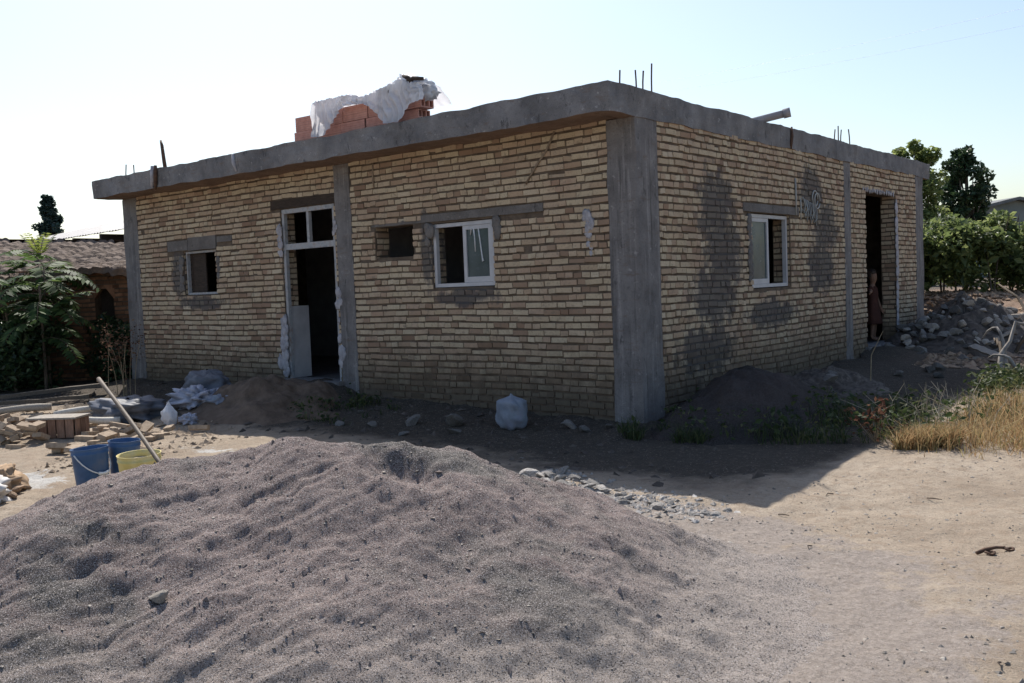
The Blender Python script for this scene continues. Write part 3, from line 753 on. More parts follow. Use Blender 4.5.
for layer in range(2):
    for i in range(5):
        o = proto if k == 0 else dup(proto)
        o.location = (-4.56+.425*i+random.gauss(0, .012)+(.06*layer if i else 0), -.06+random.gauss(0, .012), ZT+.010+layer*.177); o.rotation_euler = (0, 0, random.gauss(0, .035))
        if i == 0: tag(o, desc[layer], 'clay block', 'red clay blocks stacked on the roof')
        else: tag(o, 'red hollow clay block half covered by the white sheet on the roof', 'clay block', 'red clay blocks stacked on the roof')
        k += 1
# plastic sheet thrown over them
nx, ny = 90, 60
SX, SV = np.meshgrid(np.linspace(-4.30, -2.46, nx), np.linspace(0, 1, ny), indexing='ij')
top = ZT+.42+.09*fbm(SX*2.4, SV*2, 5, 2)+.05*np.abs(fbm(SX*6, SV*1.5, 6, 2))+.04*np.exp(-((SX+2.8)/.25)**2)
hem = np.interp(SX, [-4.30, -4.1, -3.98, -3.75, -3.4, -3.2, -3.05, -2.8, -2.65, -2.46], [.05, .03, .12, .33, .31, .2, .04, .03, .2, .22])*1.0+ZT
# profile: back hem -> over the top -> down the front
s1 = sst(SV, 0, .3); s2 = sst(SV, .55, .68)
SYY = np.where(SV < .6, .26-.46*SV/.6, -.20-.04*((SV-.6)/.4))
zf = top + (hem-top)*np.clip((SV-.6)/.4, 0, 1)
SZZ = np.where(SV < .6, top-.2*(1-s1), zf)
fold = .034*np.sin(SX*42+2*fbm(SX*4, SV*3, 9, 2)*4)+.02*fbm(SX*9, SV*2.5, 12, 3)
SYY = SYY - .025 - np.abs(fold)*(SV > .5)*1.2; SZZ = SZZ + .03*fbm(SX*5, SV*4, 31, 2)*(SV < .75)+.012
mb = MB(); mb.grid(np.stack([SX+.05*fbm(SX*5, SV*5, 15, 3), SYY, SZZ], -1))
for (cx, cz, r_) in ((-2.82, 4.02, .13), (-2.68, 3.98, .12), (-3.04, 4.0, .10), (-2.56, 3.90, .10), (-3.4, 3.97, .08), (-2.95, 4.04, .09)):
    ph = np.linspace(0, 2*PI, 17)[:-1]; th = np.linspace(0, PI, 10); T, Q = np.meshgrid(ph, th, indexing='ij')
    S = np.stack([np.sin(Q)*np.cos(T)*1.3, np.sin(Q)*np.sin(T)*.8, np.cos(Q)*.8], -1)
    nz = np.array([noise.noise(Vector(s*2.5)+Vector((cx*9, 0, 0)))+.25*noise.noise(Vector((s.x if hasattr(s,'x') else s[0], s[1], s[2]*.4))*6+Vector((cx*5, 3, 0))) for s in S.reshape(-1, 3)]).reshape(S.shape[:2])
    mb.grid(S*(r_*(1+.8*nz))[..., None]+np.array((cx, -.08, cz)), 0, None, True)
o = mb.build('plastic_sheet', M['sheet'], loc=(-3.6, 0, ZT+.01), smooth=True); tag(o, 'crumpled white plastic sheet thrown over red blocks on the roof', 'plastic sheet')
# dark sticks lying on the sheet
mb = MB(); mb.tube([(-3.16, -.18, 4.01), (-3.04, -.22, 4.0), (-2.96, -.26, 3.92)], [.016, .022, .015], 6); o = mb.build('stick', M['blackwood'], loc=(-3.32, -.18, 4.0), smooth=True); tag(o, 'short dark stick on the white roof sheet, left of its twin', 'stick', 'dark sticks on the roof sheet')
mb = MB(); mb.tube([(-2.79, -.22, 4.10), (-2.70, -.24, 4.06), (-2.64, -.22, 3.98)], [.02, .028, .018], 6); mb.tube([(-2.82, -.22, 4.0), (-2.64, -.22, 4.05), (-2.52, -.19, 4.03)], [.016, .024, .02], 6); o = mb.build('forked_stick', M['blackwood'], loc=(-2.9, -.16, 4.0), smooth=True); tag(o, 'dark forked stick at the right end of the white roof sheet', 'stick', 'dark sticks on the roof sheet')
# iron post and the fallen pipe
mb = MB(); mb.tube([(-7.86, -.03, ZT-.02), (-7.90, -.03, ZT+.2), (-7.93, -.03, ZT+.42), (-7.97, -.02, ZT+.5)], [.03, .028, .024, .015], 7); mb.tube([(-7.915, -.03, ZT+.33), (-7.87, -.05, ZT+.36)], .014, 6)
o = mb.build('iron_post', M['iron'], loc=(-7.86, -.03, ZT), smooth=True); tag(o, 'rusty iron post standing on the roof edge', 'post')
mb = MB(); ph = np.linspace(0, 2*PI, 21)[:-1]
p0 = np.array((-.42, 2.98, ZT+.01)); p1 = np.array((.2, 3.2, ZT+.12)); dv = (p1-p0)/np.linalg.norm(p1-p0); av = np.cross(dv, (0, 0, 1)); av /= np.linalg.norm(av); bv = np.cross(av, dv)
rings = [(p0, .046), (p1, .046), (p1, .058), (p1-dv*.07, .058)][:2]+[(p1, .036), (p0+dv*.1, .036)]
mb.grid(np.array([[c+(av*math.cos(t)+bv*math.sin(t))*r for (c, r) in rings] for t in ph]), 0, None, True)
pc = p1-dv*.08; mb.grid(np.array([[c+(av*math.cos(t)+bv*math.sin(t))*r for (c, r) in [(pc, .047), (pc, .057), (p1+dv*.002, .057), (p1+dv*.002, .04)]] for t in ph]), 0, None, True)
o = mb.build('drain_pipe', M['plaster'], loc=tuple(p0), smooth=True); tag(o, 'grey pipe with a collar poking over the roof edge', 'pipe')

# ------------------------------------------------------------------ leaves, branches, grass
def leaves(mb, C, size, mat=0, asp=.55, up=.3, jit=.4):
    """one folded leaf (two triangles as quads) per centre"""
    n = len(C); d = rng.normal(size=(n, 3)); d[:, 2] = d[:, 2]*.7; d /= np.linalg.norm(d, axis=1)[:, None]
    q = rng.normal(size=(n, 3)); q[:, 2] += up*2
    s = np.cross(d, q); s /= np.linalg.norm(s, axis=1)[:, None]+1e-9
    nn = np.cross(s, d)
    L = size*(1+jit*rng.normal(size=n)).clip(.4, 1.8)
    a = C-d*L[:, None]/2; t = C+d*L[:, None]/2
    l = C+s*(L*asp/2)[:, None]+nn*(L*.1)[:, None]; r = C-s*(L*asp/2)[:, None]+nn*(L*.1)[:, None]
    V = np.stack([a, l, t, r], 1).reshape(-1, 3); F = np.arange(4*n).reshape(n, 4)
    mb.bulk(V, F, mat, rng.random(n))
def clump_points(n, centres, radii, hollow=.35):
    """points scattered in ellipsoid clumps, denser to the outside"""
    k = rng.integers(0, len(centres), n); u = rng.normal(size=(n, 3)); u /= np.linalg.norm(u, axis=1)[:, None]
    r = (hollow+(1-hollow)*rng.random(n)**.6)
    return np.asarray(centres)[k]+u*r[:, None]*np.asarray(radii)[k]
def tree(name, label, cat, base, height, crown_w, nl, lsize, mat, seed, trunk_r=.12, crown_from=.25, shape='round', group=None, nclump=22):
    r = random.Random(seed); t = empty(name, base, label, cat, group); b = np.array(base, float)
    tb = MB(); tp = b+np.array((r.gauss(0, .15), r.gauss(0, .15), height*.8))
    mid = b+np.array((r.gauss(0, .1), r.gauss(0, .1), height*.4))
    tb.tube([b-np.array((0, 0, .2)), mid, tp], [trunk_r, trunk_r*.65, trunk_r*.15], 8)
    cs, rs = [], []
    ncl = nclump
    for i in range(ncl):
        f = (i+.5)/ncl; h = crown_from+(1-crown_from)*f
        prof = {'round': math.sin(PI*min(1, .12+f*.86))**.7, 'cone': (1-f)**.75*.95+.1, 'conifer': (1-f**2.2)*.85+.12, 'column': .55+.45*math.sin(PI*f)}[shape]
        a = r.random()*2*PI; rad = crown_w/2*prof*r.uniform(.3, .85)
        c = b+np.array((rad*math.cos(a), rad*math.sin(a), height*h*.97)); cs.append(c)
        s = crown_w*r.uniform(.14, .24)*(.55+.6*prof)*(22/ncl)**.42; rs.append((s, s, s*r.uniform(.7, 1.0)))
        st = b+(tp-b)*min(.95, h*.75)
        tb.tube([st, (st+c)/2+np.array((0, 0, -.03*height)), c], [trunk_r*.35, trunk_r*.2, trunk_r*.06], 5)
    tb.build('trunk', M['bark'], t, smooth=True)
    lb = MB(); leaves(lb, clump_points(nl, cs, rs), lsize); lb.build('crown', mat, t)
    return t
M['leaf_dark'] = leafmat('dark_leaf', [(.012, .028, .014), (.03, .06, .025), (.055, .095, .04)], .25)
M['leaf_mid'] = leafmat('mid_leaf', [(.04, .06, .022), (.10, .145, .05), (.19, .23, .09)], .5)
M['leaf_light'] = leafmat('light_leaf', [(.06, .095, .03), (.13, .18, .055), (.22, .26, .10)], .5)
M['leaf_sapling'] = leafmat('sapling_leaf', [(.022, .05, .018), (.05, .092, .03), (.09, .14, .045)], .4, .6, .15)
M['leaf_young'] = leafmat('young_leaf', [(.10, .15, .03), (.16, .20, .05)], .45)
M['cypress'] = leafmat('cypress_leaf', [(.012, .03, .028), (.03, .06, .05), (.05, .08, .06)], .2)

# ------------------------------------------------------------------ old house and shed behind, left
oh = empty('old_house', (*xy(-9, 18), .3), 'low old brick house with brown patched earth roof at the left edge', 'house')
OA0, OA1, OB = -24., -5.45, 16.0
U3 = np.array((HR[0], HR[1], 0)); N3 = np.array((-HF[0], -HF[1], 0))
def W3(a, b, z):
    x, y = xy(np.asarray(a, float), np.asarray(b, float)); return np.stack(np.broadcast_arrays(x, y, z), -1)
mb = MB(); nich = (-6.92-OA0, -6.60-OA0, 1.44, 1.96); k0 = 12.
door_ = (-9.6-OA0, -7.9-OA0, .2, 1.62)
backing(mb, W3(OA0, OB, 0), U3, N3, OA1-OA0, -.6, 2.30, [nich, door_], .3)
brick_skin(mb, W3(OA0+k0, OB, 0), U3, N3, OA1-OA0-k0, .0, 2.30, [(nich[0]-k0, nich[1]-k0, nich[2], nich[3]), (door_[0]-k0, door_[1]-k0, .2, 1.62)], 15)
backing(mb, W3(OA0, OB+5, 0), -N3, U3*-1, 4.69, -.6, 2.32, [], .3); backing(mb, W3(OA1, OB+5, 0), N3, U3, 4.69, -.6, 2.32, [], .3); backing(mb, W3(OA1, OB+5.3, 0), -U3, -N3, OA1-OA0, -.6, 2.32, [], .3)
M['redbrick'] = pmat('old_red_brick', (.15, .075, .045), (.27, .145, .085), 9, .92, .5, 30, .008, rnd=.4)
mb.build('wall', [M['redbrick'], M['mortar']], oh)
ca = OA0+(nich[0]+nich[1])/2
mb = MB(); mb.add([W3(ca-.2, OB+.26, 1.4), W3(ca+.2, OB+.26, 1.4), W3(ca+.2, OB+.26, 2.06), W3(ca-.2, OB+.26, 2.06)], [(0, 1, 2, 3)]); mb.build('niche', M['blackwood'], oh)
mb = MB()
for sg in (-1, 1):
    mb.add([W3(ca+sg*.175, OB-.016, 1.78), W3(ca+sg*.175, OB-.016, 2.03), W3(ca, OB-.016, 2.03), W3(ca+sg*.175, OB+.10, 1.78), W3(ca+sg*.175, OB+.10, 2.03), W3(ca, OB+.10, 2.03)], [(0, 1, 2), (5, 4, 3), (0, 3, 4, 1), (1, 4, 5, 2), (2, 5, 3, 0)])
mb.build('niche_arch', M['redbrick'], oh)
RU, RV = np.meshgrid(np.linspace(OA0, OA1+.15, 520), np.linspace(0, 1, 90), indexing='ij')
zr = 2.23+(.66-.045*(RU+7))*RV
rag = vn(RU*5, RU*0, 3)*.10
RB = 15.6+2.7*RV+rag*(1-sst(RV, 0, .12))
tl = (RV*11+.35*vn(RU*3, RU*0, 8)) % 1
RZ_ = zr+.035*np.abs(np.sin((RU+.04*vn(RU*2, RV*11, 2))*PI/.2))-.045*tl+.11*fbm(RU*.9, RV*3.2, 71, 4)+.05*fbm(RU*5, RV*14, 74, 3)
mb = MB(); mb.grid(W3(RU, RB, RZ_)); mb.grid(W3(RU, RB, RZ_-.10)[:, ::-1])
e_ = W3(RU, RB, RZ_)[:, 0]; mb.grid(np.stack([e_-np.array((0, 0, .10)), e_], 1))
M['oldroof'] = pmat('patched_roof', (.068, .049, .038), (.135, .10, .08), 3, .95, .7, 16, .04, c3=(.19, .15, .125))
mb.build('roof', M['oldroof'], oh, smooth=True)
mb = MB(); bk_ = W3(RU[:, :20], 18.3+2.9*RV[:, :20]*4.6, (zr[:, -1:]-.95*RV[:, :20]*4.6)); mb.grid(bk_); mb.build('roof', M['oldroof'], oh)
shed = empty('shed', (-20, 6.5, .4), 'open shed with thin pale metal roof rising behind the old house', 'shed')
mb = MB(); x0, x1 = -27., -12.5
nu = 200; U_ = np.linspace(x0, x1, nu)
Pt = np.stack([np.stack([U_, np.full(nu, y), 3.58+(U_+23)*.016*1.0+(y-5.6)*.24+.018*np.sin(U_*2*PI/.16)], -1) for y in (5.6, 7.4, 9.2)], 1)
mb.grid(Pt); mb.grid(Pt[:, ::-1]-np.array((0, 0, .012))); M['tin'] = pmat('pale_tin', (.20, .195, .195), (.33, .32, .315), 3, .5, .1, 20, .005); mb.build('roof', M['tin'], shed, smooth=True)
for i in range(10):
    xx = x0+.6+i*1.5; mb = MB(); zz = 3.58+(xx+23)*.016; mb.box((xx, 5.62, zz-.2), (xx+.10, 9.1, zz-.035)); mb.build('rafter', M['blackwood'], shed)
mb = MB(); mb.box((x0, 5.75, 2.0), (x1, 5.85, 3.32)); mb.box((x0, 9.0, .3), (x1, 9.15, 3.3)); mb.box((x0+.02, 5.86, .3), (x0+.12, 8.99, 3.3)); mb.build('wall', M['blackwood'], shed)

tree('conifer', 'small dark conifer on the skyline above the old roof', 'tree', (-40.4, 13.9, 1.4), 5.5, 2.0, 7000, .17, M['cypress'], 3, .09, .35, 'conifer', nclump=80)

# ------------------------------------------------------------------ right background
def gable(name, label, c, rot, w_, d_, hw, hr, mat, rmat):
    o = empty(name, (*c, .6), label, 'house'); mb = MB()
    R = Matrix.Rotation(rot, 3, 'Z'); P = lambda x, y, z: tuple(R @ Vector((x, y, z))+Vector((c[0], c[1], .6)))
    v = [P(-w_/2, -d_/2, 0), P(w_/2, -d_/2, 0), P(w_/2, -d_/2, hw), P(0, -d_/2, hr), P(-w_/2, -d_/2, hw), P(-w_/2, d_/2, 0), P(w_/2, d_/2, 0), P(w_/2, d_/2, hw), P(0, d_/2, hr), P(-w_/2, d_/2, hw)]
    mb.add(v, [(0, 1, 2, 3, 4), (9, 8, 7, 6, 5), (1, 6, 7, 2), (5, 0, 4, 9)]); mb.build('wall', mat, o)
    mb = MB(); e = .35; th = .14; k = (hr-hw)/(w_/2)
    for s in (-1, 1):
        q = [(0, hr+.02), (s*(w_/2+e), hw-e*k+.02), (s*(w_/2+e), hw-e*k+.02+th), (0, hr+.02+th)]
        v = [P(x, -d_/2-e, z) for x, z in q]+[P(x, d_/2+e, z) for x, z in q]
        mb.add(v, [(0, 1, 2, 3), (7, 6, 5, 4), (0, 4, 5, 1), (1, 5, 6, 2), (2, 6, 7, 3), (3, 7, 4, 0)])
    mb.build('roof', rmat, o); return o
M['greenwall'] = pmat('grey_green_wall', (.16, .185, .175), (.22, .245, .23), 2, .9, .15)
M['darkroof'] = pmat('grey_roof', (.12, .13, .13), (.2, .2, .2), 2, .8, .15)
gable('far_house', 'grey green house with a low gabled roof behind the hedge', (-8.0, 45.4), YAW+.06, 8.2, 9, 3.35, 4.2, M['greenwall'], M['darkroof'])
tree('leafy_tree', 'rounded dark green tree rising right of the roof end', 'tree', (-4.6, 31.1, .6), 5.75, 2.3, 8500, .17, M['leaf_dark'], 8, .14, .3, 'round', nclump=48)
tree('slender_tree', 'pale feathery tree just behind the end of the roof', 'tree', (-4.2, 23.6, .6), 5.15, 2.4, 12000, .13, M['leaf_light'], 9, .1, .15, 'column', nclump=60)
# hedge of leafy vines
hg = empty('hedge', (0, 14, 1.0), 'dense tall green hedge of leafy shrubs behind the earth bank', 'hedge')
cs, rs = [], []
for i in range(130):
    a = 5.0+8.5*random.random(); b = 18.4+2.6*random.random(); x, y = xy(a, b)
    hgt = 2.42+.25*float(vn(np.array([a*.9]), np.array([b]), 5)[0])*2+.12*random.random()
    zc = g1(x, y)+.12+(hgt-1.1-.3)*random.random(); s = random.uniform(.3, .5); cs.append((x, y, zc)); rs.append((s, s, s*.8))
for i in range(46):
    a = 5.0+8.5*random.random(); b = 18.2+1.5*random.random(); x, y = xy(a, b)
    hgt = 2.36+.2*float(vn(np.array([a*.9]), np.array([0]), 5)[0])*2; s = random.uniform(.22, .4); cs.append((x, y, hgt-s*.6)); rs.append((s, s, s*.8))
mb = MB(); leaves(mb, clump_points(56000, cs, rs, .2), .10); leaves(mb, clump_points(9000, cs, rs, .5), .165); mb.build('foliage', M['leaf_mid'], hg)
mb = MB()
for i in range(60):
    a = 5.0+8.5*random.random(); b = 18.6+1.6*random.random(); x, y = xy(a, b); z = g1(x, y)
    mb.tube([(x, y, z-.1), (x+random.gauss(0, .1), y+random.gauss(0, .1), z+.8), (x+random.gauss(0, .25), y+random.gauss(0, .2), z+1.5)], [.022, .016, .006], 5)
mb.build('stems', M['bark'], hg)

# ------------------------------------------------------------------ rocks
def rock_mb(seed, flat=.7, ang=.35, sub=2):
    import bmesh
    bm = bmesh.new(); bmesh.ops.create_icosphere(bm, subdivisions=sub, radius=1)
    r = random.Random(seed); pl = [(Vector((r.gauss(0, 1), r.gauss(0, 1), r.gauss(0, 1))).normalized(), r.uniform(.42, .8)) for _ in range(13)]
    V = []
    for v in bm.verts:
        p = v.co.copy()
        for n_, d in pl:
            k = p.dot(n_)-d
            if k > 0: p -= n_*k
        p *= 1+ang*.35*noise.noise(p*1.7+Vector((seed*3.1, 0, 0)))+.06*noise.noise(p*5+Vector((0, seed, 0)))
        V.append((p.x*1.25, p.y, p.z*flat))
    F = [[v.index for v in f.verts] for f in bm.faces]; bm.free()
    mb = MB(); mb.add(V, F); return mb
ROCKS = {}
def rock(name, matkey, label, cat, group, x, y, z, s, seed, sink=.3, rot=None, flat=.7):
    key = (name, matkey, seed % 7, flat)
    r = random.Random(seed*13+1)
    if key not in ROCKS:
        o = rock_mb(seed % 7+1, flat).build(name, M[matkey]); ROCKS[key] = o
    else: o = dup(ROCKS[key])
    o.name = name
    o.location = (x, y, z+s*flat*(1-sink*2)*.8); o.scale = (s, s*r.uniform(.75, 1.1), s*r.uniform(.8, 1.15))
    o.rotation_euler = rot if rot else (r.gauss(0, .3), r.gauss(0, .3), r.random()*6.28)
    tag(o, label, cat, group); return o
# on the sand heap
rock('stone', 'stone', 'pale rounded stone lying on the slope of the sand heap', 'stone', None, 1.32, -5.87, pz(1.32, -5.87), .05, 3, .1)
# lime concrete lumps between the heap and the shade
for i in range(60):
    t = random.random()**1.2; x = .30+1.65*t+random.gauss(0, .08); y = -2.14-.36*t+random.gauss(0, .11)
    rock('rubble_lump', 'whiterubble', 'pale broken lump of lime concrete in the strip behind the sand heap', 'rubble', 'pale rubble behind the sand heap', x, y, pz(x, y), random.uniform(.02, .07)*(1.3-.6*t), 100+i, .25, None, .45)
# rubble heap at the far corner
def mound(name, mat, cx, cy, rx, ry, h, seed, amp, label, cat, n=70, sharp=1.0, dome=False):
    ph = np.linspace(0, 2*PI, n+1)[:-1]; rr = np.linspace(0, 1, n//2)**.9
    T, R_ = np.meshgrid(ph, rr, indexing='ij'); X = cx+rx*R_*np.cos(T); Y = cy+ry*R_*np.sin(T)
    k = 1-R_+.16*fbm(X*2.2, Y*2.2, seed+9, 3)*(1-R_)*3
    if dome: k = np.clip(1-R_**2, 0, 1)**1.3*(1+.3*fbm(X*1.5, Y*1.5, seed+9, 3))
    Z = G(X, Y)-.05+h*np.clip(k, 0, 2)**sharp + amp*fbm(X*5, Y*5, seed, 4)*np.clip(1.3-R_, 0, 1)
    mb = MB(); mb.grid(np.stack([X, Y, Z], -1), 0, None, True)
    o = mb.build(name, mat, loc=(cx, cy, g1(cx, cy)), smooth=True); tag(o, label, cat)
    at = o.data.attributes.new('thick', 'FLOAT', 'POINT'); at.data.foreach_set('value', np.full(X.size, 1., np.float32))
    return lambda x, y: g1(x, y)-.05+h*max(0, 1-math.hypot((x-cx)/rx, (y-cy)/ry))**sharp
f = mound('rubble_mound', M['darksoil'], .85, 8.2, 1.15, 1.65, .72, 5, .15, 'dark mound of earth under the rubble at the far house corner', 'mound')
for i in range(190):
    a = random.random()*6.28; r = random.random()**.6; x = .9+1.15*r*math.cos(a); y = 8.1+1.75*r*math.sin(a)
    if x < .12: continue
    rock('rubble_stone', 'rubble' if i % 3 else 'stone', 'broken stone in the rubble heaped at the far house corner', 'rubble', 'rubble at the far house corner', x, y, f(x, y), random.uniform(.045, .12), 200+i, .2)
# clods and stones on the spoil bank (countless small pieces)
def pebbles(name, mat, pts, s0, s1, label, cat, flat=.6):
    oct_ = np.array([(1, 0, 0), (0, 1, 0), (-1, 0, 0), (0, -1, 0), (0, 0, 1), (0, 0, -1)], float); fo = np.array([(0, 1, 4), (1, 2, 4), (2, 3, 4), (3, 0, 4), (1, 0, 5), (2, 1, 5), (3, 2, 5), (0, 3, 5)])
    n = len(pts); s = s0+(s1-s0)*rng.random(n)**3
    V = oct_[None]*(1+.35*rng.normal(size=(n, 6, 1)))+.2*rng.normal(size=(n, 6, 3)); V[..., 2] *= flat
    a = rng.random(n)*6.28; ca, sa = np.cos(a)[:, None], np.sin(a)[:, None]
    X = V[..., 0]*ca-V[..., 1]*sa; Y = V[..., 0]*sa+V[..., 1]*ca
    W = np.stack([X, Y, V[..., 2]], -1)*s[:, None, None]+pts[:, None, :]
    F = (fo[None]+6*np.arange(n)[:, None, None]).reshape(-1, 3)
    mb = MB(); mb.bulk(W.reshape(-1, 3), F, 0, np.repeat(rng.random(n), 8)); o = mb.build(name, mat); tag(o, label, cat, None, 'stuff'); return o
n = 14000; a = rng.uniform(4.6, 11.5, n); b = rng.uniform(12.6, 19.5, n); x, y = xy(a, b); keep = (x > .9) | (y > 9.9); x, y = x[keep], y[keep]
pebbles('clods', M['clod'], np.stack([x, y, G(x, y)], -1), .008, .085, 'brown clods and stones strewn over the earth bank', 'clods')
n = 17000; a = rng.uniform(-.5, 5.5, n); b = 2.2+6.5*rng.random(n)**1.3; x, y = xy(a, b); hz, _ = heap(x, y); z = G(x, y); keep = (hz < z) & (soil_shade_at(x, y) < .3) & (fbm(x*.9, y*.9, 211, 3)+.25*rng.normal(size=n) > 0); x, y, z = x[keep], y[keep], z[keep]
pebbles('gravel', M['stone'], np.stack([x, y, z+.001], -1), -.001+.003, .013, 'small loose pebbles on the trodden earth', 'gravel')
n = 26000; a = rng.uniform(-3.5, 2.3, n); b = rng.uniform(2.3, 5.6, n); x, y = xy(a, b)
ii = np.clip(((a-ha[0])/PSTEP).round().astype(int), 0, len(ha)-1); jj = np.clip(((b-hb[0])/PSTEP).round().astype(int), 0, len(hb)-1); z = PZ[ii, jj]; keep = z > G(x, y)
pebbles('coarse_grit', M['stone'], np.stack([x, y, z-.001], -1)[keep], .0018, .0075, 'coarse grit mixed through the heap of grey sand', 'gravel')
M['sandclod'] = pmat('sand_clod', (.15, .122, .112), (.27, .222, .205), 30, .95, .6, 90, .006, rnd=.3)
n = 3000; a = rng.uniform(-3.5, 2.0, n); b = rng.uniform(2.3, 5.6, n); x, y = xy(a, b); kp = fbm(x*1.1, y*1.1, 141, 3) > -.05; a, b, x, y = a[kp], b[kp], x[kp], y[kp]
ii = np.clip(((a-ha[0])/PSTEP).round().astype(int), 0, len(ha)-1); jj = np.clip(((b-hb[0])/PSTEP).round().astype(int), 0, len(hb)-1); z = PZ[ii, jj]; keep = z > G(x, y)+.05
pebbles('sand_clods', M['sandclod'], np.stack([x, y, z-.005], -1)[keep], .004, .016, 'soft clods of damp sand scattered on the big heap', 'clods', .8)
n = 2200; t = rng.random(n)**1.2; x = .30+1.65*t+rng.normal(0, .10, n); y = -2.14-.36*t+rng.normal(0, .13, n)
pebbles('lime_fragments', M['whiterubble'], np.stack([x, y, np.array([pz(p, q) for p, q in zip(x, y)])], -1), .005, .026, 'small pale crumbs of lime concrete behind the sand heap', 'rubble')
n = 6000; a = rng.uniform(-9.5, 1.8, n); b = rng.uniform(6.5, 14, n); x, y = xy(a, b); keep = ((y < -.15) | (x > .15)) & (soil_shade_at(x, y) > .4); x, y = x[keep], y[keep]
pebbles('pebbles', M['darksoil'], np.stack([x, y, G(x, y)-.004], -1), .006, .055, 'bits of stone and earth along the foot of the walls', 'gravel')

M['brownsoil'] = pmat('brown_soil', (.085, .06, .043), (.17, .12, .088), 7, .95, .7, 26, .02)
mound('earth_mound', M['brownsoil'], -4.75, -.98, 1.5, .95, .27, 61, .09, 'rough brown earth mound sloping up to the front doorstep', 'mound', 110, 1.0)
# stones along the front wall, each one lying free
for i, (x, y, s) in enumerate([(-2.2, -.9, .10), (-1.75, -.75, .14), (-1.55, -1.0, .09), (-2.6, -1.1, .08), (-3.0, -1.2, .07), (-2.0, -1.25, .07), (-.55, -.42, .08), (-.35, -.5, .07), (-.15, -.38, .06), (-.7, -.3, .06), (-3.2, -.7, .06), (-1.2, -.5, .05)]):
    rock('wall_stone', 'rubble', 'grey stone lying in the shade at the foot of the front wall', 'stone', 'stones at the foot of the front wall', x, y, g1(x, y), s, 400+i, .2, None, .5)

# ------------------------------------------------------------------ heaps by the side wall
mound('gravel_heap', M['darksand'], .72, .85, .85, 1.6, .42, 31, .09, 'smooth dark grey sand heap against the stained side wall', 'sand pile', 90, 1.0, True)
mound('soil_heap', M['darksoil'], .7, 3.1, .7, 1.0, .28, 37, .10, 'low dark soil heap by the side wall below the window', 'mound')
for i, (x, y, s) in enumerate([(.95, 2.35, .11), (.85, 2.6, .09), (1.2, 5.1, .12), (1.25, 5.35, .10), (1.4, 4.8, .07), (1.0, 4.5, .07)]):
    rock('side_stone', 'rubble', 'pale stone lying among weeds below the side wall', 'stone', 'stones below the side wall', x, y, g1(x, y)+(.16 if i < 2 else 0), s, 430+i, .2)

# ------------------------------------------------------------------ yard things, left
def bucket(name, label, x, y, r, h, mat, tilt, handle=None, inner=None, wall=.004):
    z = g1(x, y)-.01; o = empty(name, (x, y, z), label, 'bucket'); mb = MB()
    prof = [(0, 0), (r*.82, 0), (r*.84, .01), (r*.97, h*.86), (r*1.0, h*.88), (r*1.0, h*.905), (r*.975, h*.91), (r, h*.985), (r*1.02, h), (r*.985, h), (r*.96, h*.9), (r*.8, .02), (0, .018)]
    ph = np.linspace(0, 2*PI, 37)[:-1]; Rm = Euler(tilt).to_matrix()
    def W(p): return tuple(Rm @ Vector(p)+Vector((x, y, z)))
    mb.grid(np.array([[W((a*math.cos(t), a*math.sin(t), b)) for a, b in prof] for t in ph]), 0, None, True); mb.build('body', mat, o, smooth=True)
    if handle:
        ang = handle; mb = MB()
        mb.tube([W((r*1.02*math.cos(t+ang), r*1.02*math.sin(t+ang)*1.0, h*.9-.16*math.sin(t))) for t in np.linspace(0, PI, 14)], .005, 6); hh = mb.build('handle', M['whiteplastic'], o, smooth=True)
        mb = MB(); mb.tube([W((r*1.05*math.cos(t+ang), r*1.05*math.sin(t+ang), h*.9-.16*math.sin(t))) for t in np.linspace(PI*.4, PI*.6, 5)], .013, 8); mb.build('grip', M['whiteplastic'], hh, smooth=True)
    if inner:
        mb = MB(); rr = np.linspace(0, r*.93, 9)
        mb.grid(np.array([[W((a*math.cos(t), a*math.sin(t), h*.80+.03*math.sin(3*a/r+2*t))) for a in rr] for t in ph]), 0, None, True); mb.build('contents', inner, o, smooth=True)
    return o
bucket('bucket', 'blue plastic bucket with white handle standing behind the sand heap', -2.32, -4.24, .135, .36, M['blueplastic'], (.03, -.04, 0), 4.9)
bucket('bucket', 'second blue bucket, half hidden between the front blue bucket and the yellow one', -2.33, -3.98, .12, .36, M['blueplastic'], (-.02, .03, 0))
bucket('bucket', 'yellow plastic bucket holding sand, its rim just above the heap', -1.66, -4.22, .15, .37, M['yellowplastic'], (.04, .02, 0), None, M['palebrick'])
# handle of the shovel stuck in the heap
M['handlewood'] = pmat('worn_handle_wood', (.075, .055, .04), (.15, .118, .088), 12, .65, .2, 50, .003, st=(1, 6, 6))
mb = MB(); p0 = np.array((.26, -5.17, .86)); p1 = np.array((-1.02, -4.83, 1.275)); 
pts = [p0+(p1-p0)*t+np.array((0, 0, .012*math.sin(PI*t))) for t in np.linspace(0, 1, 9)]
mb.tube(pts+[p1+(p1-p0)*.012-np.array((0, 0, .02))], [.0125]*8+[.014, .009], 10); o = mb.build('shovel_handle', M['handlewood'], loc=tuple(p0), smooth=True); tag(o, 'worn wooden shovel handle stuck slanting into the sand heap', 'shovel')
M['oldplank'] = pmat('old_plank', (.07, .058, .047), (.15, .125, .10), 12, .9, .5, 40, .005, st=(1, 6, 6))  # wood darkened to stand in for shade that does not reach it
